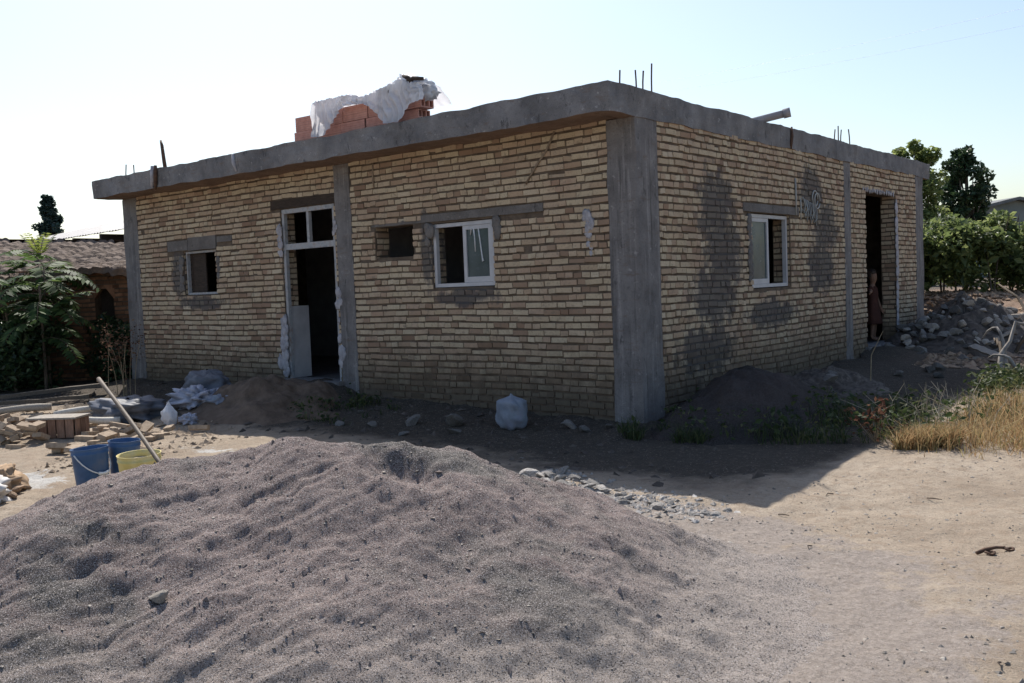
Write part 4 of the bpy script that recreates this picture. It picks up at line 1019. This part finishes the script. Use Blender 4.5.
# planks, poles, crate, bricks
def plank(name, p, q, wd, th, mat, label, cat='plank', group=None, roll=0.):
    mb = MB(); p = Vector(p); q = Vector(q); d = (q-p).normalized(); s = d.cross(Vector((0, 0, 1))).normalized(); u = s.cross(d)
    s, u = s*math.cos(roll)+u*math.sin(roll), u*math.cos(roll)-s*math.sin(roll); n = 12; V = []
    for i in range(n+1):
        c = p+(q-p)*i/n+u*.012*noise.noise(Vector((i*.6, p.x*3, 1)))
        V += [c-s*wd/2, c+s*wd/2, c+s*wd/2+u*th, c-s*wd/2+u*th]
    F = [(0, 3, 2, 1), (4*n, 4*n+1, 4*n+2, 4*n+3)]
    for i in range(n):
        for k in range(4): F.append((4*i+k, 4*i+(k+1) % 4, 4*i+4+(k+1) % 4, 4*i+4+k))
    mb.add([tuple(v) for v in V], F); o = mb.build(name, mat, loc=tuple(p)); tag(o, label, cat, group); return o
def on(x, y, dz=0): return (x, y, g1(x, y)+dz)
plank('plank', on(-9.6, -2.3, .06), on(-8.2, -.95, .12), .16, .05, M['oldplank'], 'long grey plank lying in the dark shade under the sapling', 'plank', 'timber on the ground at left')
plank('plank', on(-8.8, -2.3, .03), on(-7.9, -1.35, .05), .12, .05, M['oldplank'], 'short plank in the shade beside the longest plank', 'plank', 'timber on the ground at left')
def pole(name, p, q, r, label, group=None, mat='oldwood'):
    mb = MB(); P0 = np.array(p); P1 = np.array(q)
    mb.tube([P0+(P1-P0)*t+np.array((0, 0, .015*math.sin(5*t+p[0]))) for t in np.linspace(0, 1, 8)], [r*(1+.08*math.sin(9*t)) for t in np.linspace(0, 1, 8)], 9)
    o = mb.build(name, M[mat], loc=tuple(p), smooth=True); tag(o, label, 'log', group); return o
M['palewood'] = pmat('pale_stripped_wood', (.45, .41, .35), (.66, .62, .55), 10, .8, .3, 50, .004, st=(1, 6, 6))
pole('log', on(-6.65, -2.45, .10), on(-6.05, -1.7, .14), .036, 'pale stripped log lying on the timber behind the crate', 'timber on the ground at left', 'palewood')
pole('log', on(-6.0, -2.75, .08), on(-5.6, -2.2, .08), .04, 'short pale log right behind the brown crate', 'timber on the ground at left', 'palewood')
pole('log', on(-8.0, -2.9, .05), on(-7.55, -2.05, .08), .045, 'grey log in half shade left of the bricks', 'timber on the ground at left')
cr = empty('crate', on(-5.4, -3.0), 'brown wooden crate with dark slats among the loose bricks', 'crate'); cz = g1(-5.4, -3.0)
M['cratewood'] = pmat('brown_crate_wood', (.14, .085, .06), (.26, .165, .12), 10, .85, .4, 40, .004, st=(5, 5, 1), rnd=.35)
CR = Matrix.Rotation(.62, 3, 'Z')
def cbx(mb, lo, hi):
    x0, y0, z0 = lo; x1, y1, z1 = hi
    v = [tuple(CR @ Vector(p)+Vector((-5.4, -3.0, cz))) for p in ((x0, y0, z0), (x1, y0, z0), (x1, y1, z0), (x0, y1, z0), (x0, y0, z1), (x1, y0, z1), (x1, y1, z1), (x0, y1, z1))]
    mb.add(v, [(0, 3, 2, 1), (4, 5, 6, 7), (0, 1, 5, 4), (1, 2, 6, 5), (2, 3, 7, 6), (3, 0, 4, 7)])
mb = MB()
for i in range(5): cbx(mb, (-.23+.095*i, -.152, .01), (-.23+.095*i+.082, -.135, .205))
for i in range(3): cbx(mb, (-.25+.0*i, -.13+.095*i, .01), (-.235, -.13+.095*i+.085, .2)); cbx(mb, (.243, -.13+.095*i, .01), (.258, -.13+.095*i+.085, .2))
mb.build('slat', M['cratewood'], cr)
mb = MB(); cbx(mb, (-.27, -.17, .206), (.27, .17, .226)); cbx(mb, (-.234, .136, .01), (.242, .152, .2)); mb.build('lid', M['oldwood'], cr)
def brick_box():
    mb = MB(); mb.box((-.1, -.049, 0), (.1, .049, .055), 0, None, .0025); return mb
pb = brick_box().build('loose_brick', M['palebrick']); k = 0
for i in range(120):
    t = i/120; row = i % 3
    if i < 46: x = -6.45+1.35*random.random(); y = -3.35+.5*(x+6.45)*.2+random.gauss(0, .14)-.1; lay = random.choice((0, 0, 1, 1, 2, 3))
    elif i < 60: x = -6.3+.6*random.random(); y = -3.15+random.gauss(0, .16); lay = random.choice((0, 1, 1, 2, 3))
    elif i < 74: x = -5.1+.9*random.random(); y = -2.75+.35*(x+5.1)+random.gauss(0, .13); lay = random.choice((0, 0, 1))
    else: x = -6.9+2.9*random.random(); y = -2.9-.12*(x+5.5)+random.gauss(0, .38); lay = random.choice((0, 0, 1))
    if math.hypot(x+5.4, y+3.0) < .33: continue
    o = pb if k == 0 else dup(pb)
    o.location = (x, y, g1(x, y)+.058*lay-.006); o.rotation_euler = (random.gauss(0, .32 if lay else .1), random.gauss(0, .32 if lay else .1), random.choice((.6, .6, .7, 2.1, random.random()*3)))
    o.scale = (random.choice((1, .8, .55, .45)), random.uniform(.8, 1), random.uniform(.75, 1))
    tag(o, 'pale used brick lying loose in the brick debris at left', 'brick', 'loose bricks at the left'); k += 1
n = 2600; x = rng.uniform(-8, -3.2, n); y = -2.7-.18*(x+5)+rng.normal(0, .75, n); kp = fbm(x*1.1, y*1.1, 301, 3) > -.08; x, y = x[kp], y[kp]
pebbles('brick_rubble', M['palebrick'], np.stack([x, y, G(x, y)], -1), .006, .045, 'broken bits of brick and stone strewn over the yard at left', 'rubble')
# torn sacks and clods at the lower left
def crumple(name, mat, c, r, seed, label, cat, amp=.35, pinch=0., n=44, sub=(1, 1, 1), group=None, fr=2.3):
    ph = np.linspace(0, 2*PI, n+1)[:-1]; th = np.linspace(0.02, PI-.02, n//2+4); T, Q = np.meshgrid(ph, th, indexing='ij')
    e = .75
    S = np.stack([np.sign(np.cos(T))*np.abs(np.cos(T))**e*np.sin(Q)**e, np.sign(np.sin(T))*np.abs(np.sin(T))**e*np.sin(Q)**e, np.sign(np.cos(Q))*np.abs(np.cos(Q))**e], -1)
    nz = np.array([noise.noise(Vector(s*fr)+Vector((seed*1.7, 0, 0)))+.5*abs(noise.noise(Vector(s*fr*2.4)+Vector((0, seed, 0))))-.15*abs(noise.noise(Vector(s*fr*5)+Vector((0, seed, 4)))) for s in S.reshape(-1, 3)]).reshape(S.shape[:2])
    S = S*(1+amp*nz)[..., None]
    if pinch:
        k = np.clip((S[..., 2]-(1-pinch))/pinch, 0, 1); sc = 1-.8*k**.7; S[..., 0] *= sc; S[..., 1] *= sc
    S = S*np.array(r)+np.array(c)+np.array((0, 0, r[2]*.88))
    gz = G(S[..., 0], S[..., 1])-.01; S[..., 2] = np.maximum(S[..., 2], gz)
    mb = MB(); mb.grid(S, 0, None, True); o = mb.build(name, mat, loc=tuple(c), smooth=True); tag(o, label, cat, group); return o
crumple('sack', M['whitebag'], on(-1.12, -.62), (.155, .12, .175), 3, 'pale bluish sack standing against the front wall below the window', 'sack', .17, .25)
crumple('sack', M['greybag'], on(-5.72, -.95), (.36, .2, .17), 5, 'large dark grey sack slumped against the wall left of the door', 'sack', .35, 0, 56, fr=1.7)
crumple('plastic_sheet', M['bluishsheet'], on(-5.35, -1.35), (.30, .2, .11), 7, 'crumpled bluish plastic sheet lying in front of the dark sack', 'plastic sheet', .75, 0, 64, fr=2.8)
crumple('sack', M['whitebag'], on(-4.98, -1.3), (.2, .15, .085), 8, 'flat light blue sack at the right end of the heap by the door ramp', 'sack', .4, 0, 56)
crumple('plastic_bag', M['sheet'], on(-5.0, -1.95), (.085, .07, .13), 9, 'white plastic bag standing in front of the sacks by the door', 'bag', .35, .75, 56)
crumple('plastic_bag', M['bluishsheet'], on(-4.78, -1.85), (.10, .07, .05), 10, 'scrap of bluish plastic lying flat beside the standing white bag', 'bag', .7, 0, 56)
crumple('cloth_heap', M['greybag'], on(-5.95, -1.9), (.45, .3, .13), 11, 'heap of grey rags between the timber and the sacks', 'rags', .45)
crumple('paper_sack', M['papersack'], on(-2.72, -4.90), (.22, .15, .09), 12, 'torn pale cement sack at the left edge beside the sand heap', 'sack', .6, 0, 50)
M['cardboard'] = pmat('cardboard', (.3, .2, .12), (.45, .32, .21), 7, .9, .3, 25, .005)
crumple('cardboard', M['cardboard'], on(-3.05, -4.62), (.2, .14, .10), 14, 'crumpled brown cardboard behind the torn sack at the left edge', 'cardboard', .7, 0, 50)
for i, (x, y, s) in enumerate([(-2.75, -4.62, .07), (-2.9, -4.8, .05), (-3.15, -4.4, .06), (-2.6, -4.72, .045), (-3.3, -4.75, .06), (-3.4, -4.55, .05)]):
    rock('clod', 'clod', 'brown earth clod by the torn sack at the left edge', 'clod', 'clods by the torn sack', x, y, g1(x, y), s, 500+i, .1)

# sapling with long pinnate leaves
sp = empty('sapling', on(-10.3, -.75), 'sapling with long feathery leaves in front of the old house', 'tree'); bz = g1(-10.3, -.75)
mb = MB(); lf = MB(); yl = MB()
def frond(lb, o, az, el, ln, droop, nl, ll):
    o = np.array(o); pts = []
    for i in range(11):
        t = i/10; e = el-droop*t
        if i == 0: p = o.copy()
        else: p = p+np.array((math.cos(az)*math.cos(e), math.sin(az)*math.cos(e), math.sin(e)))*ln/10
        pts.append(p.copy())
    mb.tube(pts, list(np.linspace(.006, .002, 11)), 4); pts = np.array(pts)
    V, n = [], 0
    for k in range(nl):
        t = .18+.8*k/(nl-1); i = min(9, int(t*10)); fr_ = t*10-i; c = pts[i]*(1-fr_)+pts[i+1]*fr_; d = pts[i+1]-pts[i]; d /= np.linalg.norm(d)
        s = np.cross(d, (0, 0, 1)); s /= np.linalg.norm(s)+1e-9; u = np.cross(s, d)
        for sg in (-1, 1):
            L = ll*(.65+.5*math.sin(PI*(.15+.8*t)))*random.uniform(.85, 1.15)
            ld = sg*s*.86+d*.42-u*random.uniform(.1, .4); ld /= np.linalg.norm(ld); lw = np.cross(ld, u+.2*np.array((random.gauss(0, 1), random.gauss(0, 1), 0))); lw /= np.linalg.norm(lw)
            w_ = L*.34/2
            V += [c, c+ld*L*.35+lw*w_, c+ld*L, c+ld*L*.35-lw*w_]; n += 1
    lb.bulk(np.array(V), np.arange(4*n).reshape(n, 4), 0, rng.random(n))
for (sx, sy, lean, hgt, nf, sd2) in ((-10.3, -.75, (.05, .0), 2.2, 16, 1), (-10.6, -.6, (-.35, .1), 2.25, 13, 2), (-10.0, -.95, (.3, -.15), 1.85, 9, 3), (-10.95, -1.0, (-.3, -.1), 2.1, 13, 4), (-11.3, -.7, (-.3, .1), 2.3, 12, 5), (-10.45, -1.2, (.15, -.2), 1.9, 12, 6), (-11.7, -1.2, (-.1, -.2), 2.15, 14, 7)):
    r = random.Random(sd2); z0 = g1(sx, sy)-.05
    pts = [(sx+lean[0]*t*t, sy+lean[1]*t*t, z0+hgt*.88*t) for t in np.linspace(0, 1, 7)]
    mb.tube(pts, list(np.linspace(.03, .012, 7)), 7)
    for i in range(nf):
        t = .45+.55*(i+1)/nf; o = (sx+lean[0]*t*t, sy+lean[1]*t*t, z0+hgt*.88*t)
        frond(lf, o, i*2.4+r.random(), .75-.55*(1-t)+r.gauss(0, .15), r.uniform(.6, 1.0), r.uniform(.9, 1.7), 13, .20)
for az in (0, 1.3, 2.6, 4.1, 5.2): frond(yl, (-10.15, -.85, bz+2.02), az, 1.35, .45, .7, 9, .11)
mb.build('stem', M['bark'], sp, smooth=True); lf.build('foliage', M['leaf_sapling'], sp); yl.build('young_leaves', M['leaf_young'], sp)
# low dark bushes under it
def bush(name, label, x, y, w_, d_, h, n, ls, mat, seed, cat='bush'):
    global rng
    o = empty(name, on(x, y), label, cat); z = g1(x, y); cs, rs = [], []; r = random.Random(seed); sb = MB()
    for i in range(16):
        c = (x+r.uniform(-.4, .4)*w_, y+r.uniform(-.4, .4)*d_, z+h*(.12+.75*r.random())); s = r.uniform(.15, .24)*max(w_, h); cs.append(c); rs.append((s, s, s*.8))
        sb.tube([(x+r.gauss(0, .01), y+r.gauss(0, .01), z-.05), ((x+c[0])/2, (y+c[1])/2, (z+c[2])/2), c], [.012, .008, .003], 5)
    lb = MB(); leaves(lb, clump_points(n, cs, rs, .1), ls); lb.build('foliage', mat, o); sb.build('stem', M['bark'], o); return o
bush('bush', 'dark leafy bush under the sapling, filling the shade at the left edge', -10.9, -1.15, 2.3, .8, 1.2, 5600, .09, M['leaf_dark'], 4)
bush('bush', 'low dark bush between the sapling and the house corner', -9.85, .25, 1.2, .7, 1.1, 3400, .08, M['leaf_dark'], 5)
# dry weed with rusty seed heads
dw = empty('dry_weed', on(-7.6, -1.0), 'dry weed with rusty seed heads at the left house corner', 'weed'); mb = MB(); lb = MB()
M['seed'] = leafmat('rusty_seed', [(.05, .03, .02), (.14, .075, .05), (.2, .14, .09)], .2, .9, .1)
M['drystalk'] = pmat('dry_stalk', (.2, .15, .09), (.36, .28, .18), 10, .9, 0)
for i in range(9):
    x = -7.6+random.gauss(0, .18); y = -1.0+random.gauss(0, .15); z = g1(x, y); h = random.uniform(.5, .9); lx, ly = random.gauss(0, .12), random.gauss(0, .1)
    pts = [(x+lx*t*t, y+ly*t*t, z+h*t) for t in np.linspace(0, 1, 5)]; mb.tube(pts, list(np.linspace(.006, .003, 5)), 4)
    c = np.array(pts[-1]); leaves(lb, c+rng.normal(size=(70, 3))*np.array((.05, .05, .13)), .03)
mb.build('stem', M['drystalk'], dw); lb.build('foliage', M['seed'], dw)  # the foliage pieces of this weed are its rusty seed heads

# ------------------------------------------------------------------ grass and weeds
def blades(mb, x, y, h, w_, lean, mat=0, seed=0, z=None):
    n = len(x); z = G(x, y) if z is None else z; a = rng.random(n)*6.28; l = h*lean*np.abs(rng.normal(size=n)); t = rng.random(n)*6.28
    dx, dy = np.cos(a)*w_/2, np.sin(a)*w_/2; tx, ty = np.cos(t)*l, np.sin(t)*l
    P = lambda k, s, ww: np.stack([x+tx*k*k+dx*s*ww, y+ty*k*k+dy*s*ww, z-.02+h*(k-.18*k*k*lean)], -1)
    V = np.stack([P(0, -1, 1), P(0, 1, 1), P(.55, 1, .75), P(.55, -1, .75), P(1, 0, 0)], 1).reshape(-1, 3); base = 5*np.arange(n)[:, None]; rn = rng.random(n)
    mb.bulk(V, base+np.array([[0, 1, 2, 3]]), mat, rn); mb.bulk(np.zeros((0, 3)), np.zeros((0, 3), int), mat, np.zeros(0))
    s0 = mb.n; mb.lv.append((base+np.array([[3, 2, 4]])+s0-len(V)).ravel()); mb.ln.append(np.full(n, 3)); mb.mi.append(np.full(n, mat)); mb.rn.append(rn)
M['drygrass'] = leafmat('golden_dry_grass', [(.17, .105, .045), (.30, .21, .095), (.40, .31, .16), (.20, .19, .08)], .4, .8, .2)
M['greengrass'] = leafmat('green_weed', [(.02, .036, .012), (.045, .07, .024), (.11, .115, .05)], .35, .6, .3)
def scatter(n, x0, x1, f0, f1, dens=None, sharp=.45):
    x = rng.uniform(x0, x1, n*4); t = rng.random(n*4); y = f0(x)+(f1(x)-f0(x))*t
    if dens: k = fbm(x*dens, y*dens, 33, 3)+.5 > sharp; x, y = x[k], y[k]
    return x[:n], y[:n]
mb = MB(); x, y = scatter(6000, 2.45, 5.2, lambda x: .24+.35*(x-2.4)+.5*vn(x*2.3, x*0, 4), lambda x: 3.0+0*x, 1.6, .38); blades(mb, x, y, .10+.24*rng.random(len(x))**1.5, .007, .85)
x, y = scatter(1500, 2.3, 2.7, lambda x: .02+.3*(x-2.2), lambda x: .7+0*x, 2.5, .4); blades(mb, x, y, .1+.16*rng.random(len(x)), .008, .7)
x = rng.uniform(2.3, 5.2, 420); y = .24+.35*(x-2.4)+.5*vn(x*2.3, x*0, 4)-np.abs(rng.normal(0, .16, 420)); blades(mb, x, y, .05+.12*rng.random(420), .007, 1.0)
o = mb.build('dry_grass', M['drygrass']); tag(o, 'golden dry grass in the sun along the right edge', 'grass', None, 'stuff')
mb = MB(); x, y = scatter(2000, .9, 2.9, lambda x: -.6+.42*(x-.6)+.55*vn(x*2.1, x*0, 4), lambda x: 1.3+.6*x, 2.2, .56); blades(mb, x, y, .07+.2*rng.random(len(x)), .009, .7)
x, y = scatter(2600, 2.1, 4.2, lambda x: 2.9+0*x, lambda x: 5.0+0*x, 1.5, .4); blades(mb, x, y, .12+.2*rng.random(len(x)), .012, .7)
x, y = scatter(1200, .05, .9, lambda x: -.55+0*x, lambda x: -.1+0*x, 2.3, .45); blades(mb, x, y, .06+.14*rng.random(len(x)), .009, .7)
x, y = scatter(350, -4.0, -2.9, lambda x: -1.2+0*x, lambda x: -.1+0*x, 2.3, .5); blades(mb, x, y, .04+.1*rng.random(len(x)), .012, .8)
leafy_x, leafy_y = scatter(260, -4.0, -3.0, lambda x: -1.2+0*x, lambda x: -.1+0*x, 2.3, .5)
leaves(mb, np.stack([leafy_x, leafy_y, G(leafy_x, leafy_y)+.02+.12*rng.random(len(leafy_x))], -1), .045)
lx, ly = scatter(1500, .2, 2.7, lambda x: -.55+.42*(x-.6), lambda x: 1.0+.5*x, 2.1, .5); leaves(mb, np.stack([lx, ly, G(lx, ly)+.02+.22*rng.random(len(lx))], -1), .05)
lx, ly = scatter(1500, 2.1, 3.6, lambda x: 3.0+0*x, lambda x: 5.0+0*x, 2.1, .4); leaves(mb, np.stack([lx, ly, G(lx, ly)+.02+.25*rng.random(len(lx))], -1), .06)
o = mb.build('weeds', M['greengrass']); tag(o, 'low green weeds along the foot of the side wall and doorstep', 'weeds', None, 'stuff')
M['deadstalk'] = pmat('dead_stalk', (.22, .19, .14), (.40, .35, .27), 10, .9, 0)
# pale dead stalks that stand out of the weeds
mb = MB()
for i in range(48):
    x = random.uniform(1.9, 3.3); y = .25+.45*(x-2)+random.random()*1.5; z = g1(x, y); h = random.uniform(.18, .42); l1, l2 = random.gauss(0, .16), random.gauss(0, .16)
    pts = [(x, y, z), (x+l1*.4, y+l2*.4, z+h*.6), (x+l1, y+l2, z+h)]; mb.tube(pts, [.004, .003, .0015], 4)
    for k in range(2):
        p = np.array(pts[1])*(1-.4*k)+np.array(pts[2])*.4*k; mb.tube([p, p+np.array((random.gauss(0, .07), random.gauss(0, .07), .05))], [.002, .001], 3)
o = mb.build('dead_stalks', M['deadstalk']); tag(o, 'pale dead weed stalks between green weeds and dry grass', 'weeds', None, 'stuff')
rb = empty('red_weed', on(2.12, .2), 'small rust red dead plant at the edge of the shadow', 'weed'); lb = MB(); sb = MB()
M['rustleaf'] = leafmat('rust_leaf', [(.04, .022, .015), (.085, .045, .028), (.14, .085, .05)], .4, .8, .1)
for i in range(15):
    x = 2.12+random.gauss(0, .008); y = .2+random.gauss(0, .008); z = g1(x, y)-.02; h = random.uniform(.12, .3); p1 = (x+random.gauss(0, .09), y+random.gauss(0, .09), z+h); sb.tube([(x, y, z), p1], [.003, .0015], 4)
    leaves(lb, np.array(p1)+rng.normal(size=(9, 3))*np.array((.02, .02, .06)), .04)
sb.build('stem', M['drystalk'], rb); lb.build('foliage', M['rustleaf'], rb)
# a branching dead weed in the shade below the side window
wd = empty('tall_weed', on(1.05, 3.3), 'thin pale dead stalk leaning in front of the side wall', 'weed'); mb = MB(); z = g1(1.05, 3.3); mb.tube([(1.05, 3.3, z), (1.0, 3.5, z+.35), (1.06, 3.75, z+.62)], [.008, .006, .003], 5); mb.build('stem', M['drystalk'], wd)

# tangle of grey branches at the right edge
br = empty('branch_tangle', on(2.3, 5.0), 'tangle of bleached twisted branches at the right edge', 'branches'); M['bleached'] = pmat('bleached_wood', (.17, .15, .135), (.36, .33, .30), 9, .85, .4, 40, .005, st=(3, 3, 1))
rr_ = random.Random(5)
for i in range(15):
    x = 2.15+rr_.uniform(-.05, .9); y = 4.9+rr_.uniform(-.5, .7)+.4*(x-2.15); z = g1(x, y); mb = MB(); az = rr_.uniform(0, 6.28); h = rr_.uniform(.35, .8); ln = rr_.uniform(.2, .6); cv = rr_.uniform(-1.5, 1.5)
    pts = [(x+ln*t*math.cos(az+cv*t), y+ln*t*math.sin(az+cv*t), z-.03+h*math.sin(t*rr_.uniform(1.5, 2.4))) for t in np.linspace(0, 1, 9)]
    mb.tube(pts, list(np.linspace(rr_.uniform(.018, .04), .008, 9)), 7); mb.build('branch', M['bleached'] if i % 3 else M['bark'], br, smooth=True)
mb = MB(); x, y = 1.75, 7.4; z = g1(x, y); mb.tube([(x, y, z), (x+.2, y+.2, z+.45), (x-.05, y+.5, z+.8), (x-.35, y+.7, z+1.0)], [.03, .025, .02, .012], 7); mb.tube([(x+.2, y+.2, z+.45), (x+.35, y+.3, z+.8)], [.02, .01], 6)
o = mb.build('dead_branch', M['bark'], loc=(x, y, z), smooth=True); tag(o, 'dark bare branch sticking up from the earth bank', 'branch')
# planks and metal scraps beside the rubble
for i, (p, q, lb_) in enumerate([((1.45, 7.2), (1.6, 7.8), 'pale board lying on the right side of the rubble heap'), ((1.75, 6.3), (1.3, 6.9), 'pale flat board on the ground in front of the rubble heap')]):
    plank('board', on(*p, .12), on(*q, (.2 if i == 0 else .14)), .11, .03, M['oldwood'], lb_, 'board', 'boards by the rubble', .3)

# rusty bar with rings on the bare earth
z = g1(3.56, -2.36)+.010; mb = MB(); cxy = np.array((3.56, -2.36, z))
def CL(x, y, dz): return cxy+np.array((x*HR[0]+y*HF[0], x*HR[1]+y*HF[1], dz))
bp = [CL(-.10, -.02, 0), CL(-.05, .0, .010), CL(.02, .015, .016), CL(.075, .03, .008)]
mb.tube(bp, [.010, .012, .008, .009], 7); bar = mb.build('iron_clamp', M['iron'], loc=tuple(bp[0]), smooth=True); tag(bar, 'rusty iron clamp with ring ends lying on the bare earth', 'clamp')
for c, r in ((CL(-.035, -.03, .002), .022), (CL(.092, .02, .003), .022)):
    mb = MB(); mb.tube([(c[0]+r*math.cos(t), c[1]+r*math.sin(t), c[2]+.004*math.sin(2*t)) for t in np.linspace(0, 2*PI, 15)], .007, 6); mb.build('ring', M['iron'], bar, smooth=True)

# a few twigs on the earth
for i in range(10):
    a = random.uniform(1.5, 4.2); b = random.uniform(3.4, 6.5); x, y = xy(a, b); z = g1(x, y)+.006; t = random.random()*6.28; l = random.uniform(.05, .12)
    mb = MB(); mb.tube([(x, y, z), (x+l*.5*math.cos(t), y+l*.5*math.sin(t), z+.008), (x+l*math.cos(t+.4), y+l*math.sin(t+.4), z+.002)], [.004, .0035, .002], 5)
    o = mb.build('twig', M['blackwood'], loc=(x, y, z)); tag(o, 'short dark twig lying on the sunlit bare earth', 'twig', 'twigs on the bare earth')

# overhead wires
M['wire'] = pmat('grey_wire', (.72, .74, .76), (.8, .82, .84), 3, .5, 0)
for i, (p, q) in enumerate((((-22, 36, 11.9), (10, 12, 6.9)), ((-22, 36, 11.4), (10, 12, 6.5)))):
    P0, P1 = np.array(p, float), np.array(q, float); mb = MB(); mb.tube([P0+(P1-P0)*t-np.array((0, 0, 1.1*4*t*(1-t)*.25)) for t in np.linspace(0, 1, 24)], .0026, 5)
    o = mb.build('power_cable', M['wire'], loc=p); tag(o, ('upper' if i == 0 else 'lower')+' of two thin overhead wires crossing the sky at right', 'wire', 'overhead wires')

# ------------------------------------------------------------------ child in the side doorway
def person(x, y, z, H, face):
    root = empty('person', (x, y, z), 'small person in a dark red dress standing in the side doorway', 'person')
    s = H/1.10; c, sn = math.cos(face), math.sin(face)
    J = {'pelvis': (0, 0, .52, .085), 'belly': (0, .005, .62, .08), 'chest': (0, 0, .73, .085), 'neckb': (0, 0, .82, .05), 'neck': (0, .005, .87, .034), 'jaw': (0, .02, .93, .055), 'head': (0, .01, 1.0, .075), 'crown': (0, .0, 1.06, .055),
         'shl': (-.105, 0, .795, .04), 'ell': (-.15, .04, .63, .029), 'wrl': (-.11, .10, .50, .02), 'hal': (-.10, .12, .45, .022), 'shr': (.105, 0, .795, .04), 'elr': (.24, .03, .76, .029), 'wrr': (.38, .05, .75, .02), 'har': (.44, .055, .755, .022),
         'hpl': (-.058, 0, .48, .062), 'knl': (-.062, .015, .27, .042), 'anl': (-.062, 0, .05, .026), 'tol': (-.066, .09, .022, .024), 'hpr': (.058, 0, .48, .062), 'knr': (.066, .02, .27, .042), 'anr': (.075, 0, .05, .026), 'tor': (.085, .09, .022, .024)}
    E = [('pelvis', 'belly'), ('belly', 'chest'), ('chest', 'neckb'), ('neckb', 'neck'), ('neck', 'jaw'), ('jaw', 'head'), ('head', 'crown'), ('neckb', 'shl'), ('shl', 'ell'), ('ell', 'wrl'), ('wrl', 'hal'), ('neckb', 'shr'), ('shr', 'elr'), ('elr', 'wrr'), ('wrr', 'har'),
         ('pelvis', 'hpl'), ('hpl', 'knl'), ('knl', 'anl'), ('anl', 'tol'), ('pelvis', 'hpr'), ('hpr', 'knr'), ('knr', 'anr'), ('anr', 'tor')]
    for sd, hn, d in (('l', 'hal', (0, .02, -.045)), ('r', 'har', (.045, .01, .0))):
        for k in range(5):
            off = (k-2)*.010; b0 = J[hn]; n1 = f'f{sd}{k}a'; n2 = f'f{sd}{k}b'; ln = (.75, .95, 1, .92, .7)[k]
            sx = (off, 0, 0) if sd == 'l' else (0, 0, off)
            if k == 0: sx = tuple(v*1.6 for v in sx); ln = .55
            J[n1] = (b0[0]+sx[0]+d[0]*.6*ln, b0[1]+sx[1]+d[1]*.6*ln, b0[2]+sx[2]+d[2]*.6*ln, .0075); J[n2] = (b0[0]+sx[0]+d[0]*1.1*ln, b0[1]+sx[1]+d[1]*1.1*ln+.012, b0[2]+sx[2]+d[2]*1.1*ln, .006); E += [(hn, n1), (n1, n2)]
    K = list(J)
    def W(p): return (s*(p[0]*c-p[1]*sn), s*(p[0]*sn+p[1]*c), s*p[2])
    me = bpy.data.meshes.new('body'); me.from_pydata([W(J[k]) for k in K], [(K.index(a), K.index(b)) for a, b in E], [])
    o = bpy.data.objects.new('body', me); COL.objects.link(o); o.parent = root; ORIGIN[o.name] = np.array((x, y, z))
    sk = o.modifiers.new('skin', 'SKIN'); sv = me.skin_vertices
    if not sv: 
        bpy.context.view_layer.objects.active = o
    for i, k in enumerate(K): me.skin_vertices[0].data[i].radius = (J[k][3]*s, J[k][3]*s); me.skin_vertices[0].data[i].use_root = (k == 'pelvis')
    sb = o.modifiers.new('sub', 'SUBSURF'); sb.levels = 2; sb.render_levels = 2
    me.materials.append(pmat('skin', (.17, .095, .065), (.24, .14, .095), 6, .6, .05)); 
    # dress, hair, face
    mb = MB(); ph = np.linspace(0, 2*PI, 33)[:-1]; pr = [(.052, .845), (.10, .81), (.112, .74), (.104, .64), (.115, .55), (.15, .40), (.18, .27), (.176, .265), (.14, .40), (.10, .55)]
    rows = []
    for t in ph:
        rows.append([np.array(W((a*math.cos(t)*(1+.05*math.sin(7*t)*(z_ < .6)), a*.78*math.sin(t)*(1+.05*math.sin(7*t)*(z_ < .6)), z_)))+np.array((x, y, z)) for a, z_ in pr])
    mb.grid(np.array(rows), 0, None, True)
    for a, b in (('shl', 'ell'), ('shr', 'elr')):
        A_, B_ = np.array(J[a][:3]), np.array(J[b][:3]); mb.tube([np.array(W(A_+(B_-A_)*t))+np.array((x, y, z)) for t in (-.1, .25, .6, .62)], [.05*s, .052*s, .047*s, .03*s], 12)
    mb.build('dress', pmat('dark_red_cloth', (.042, .016, .012), (.075, .028, .02), 9, .85, .3, 30, .01), root, smooth=True)
    mb = MB(); th = np.linspace(0, PI*.62, 12); T, Q = np.meshgrid(ph, th, indexing='ij')
    S = np.stack([.088*np.sin(Q)*np.cos(T), -.012+.096*np.sin(Q)*np.sin(T)-.02*(Q > 1.2)*(np.sin(T) > .3), 1.012+.098*np.cos(Q)+.05*(np.sin(T) > .35)*np.clip(Q-.9, 0, 1)], -1)
    mb.grid(np.array([[np.array(W(p))+np.array((x, y, z)) for p in row] for row in S]), 0, None, True); mb.build('hair', pmat('dark_hair', (.015, .01, .008), (.04, .025, .018), 20, .6, .3), root, smooth=True)
    return root
person(-.33, 7.62, .655, 1.14, -PI/2+.1)
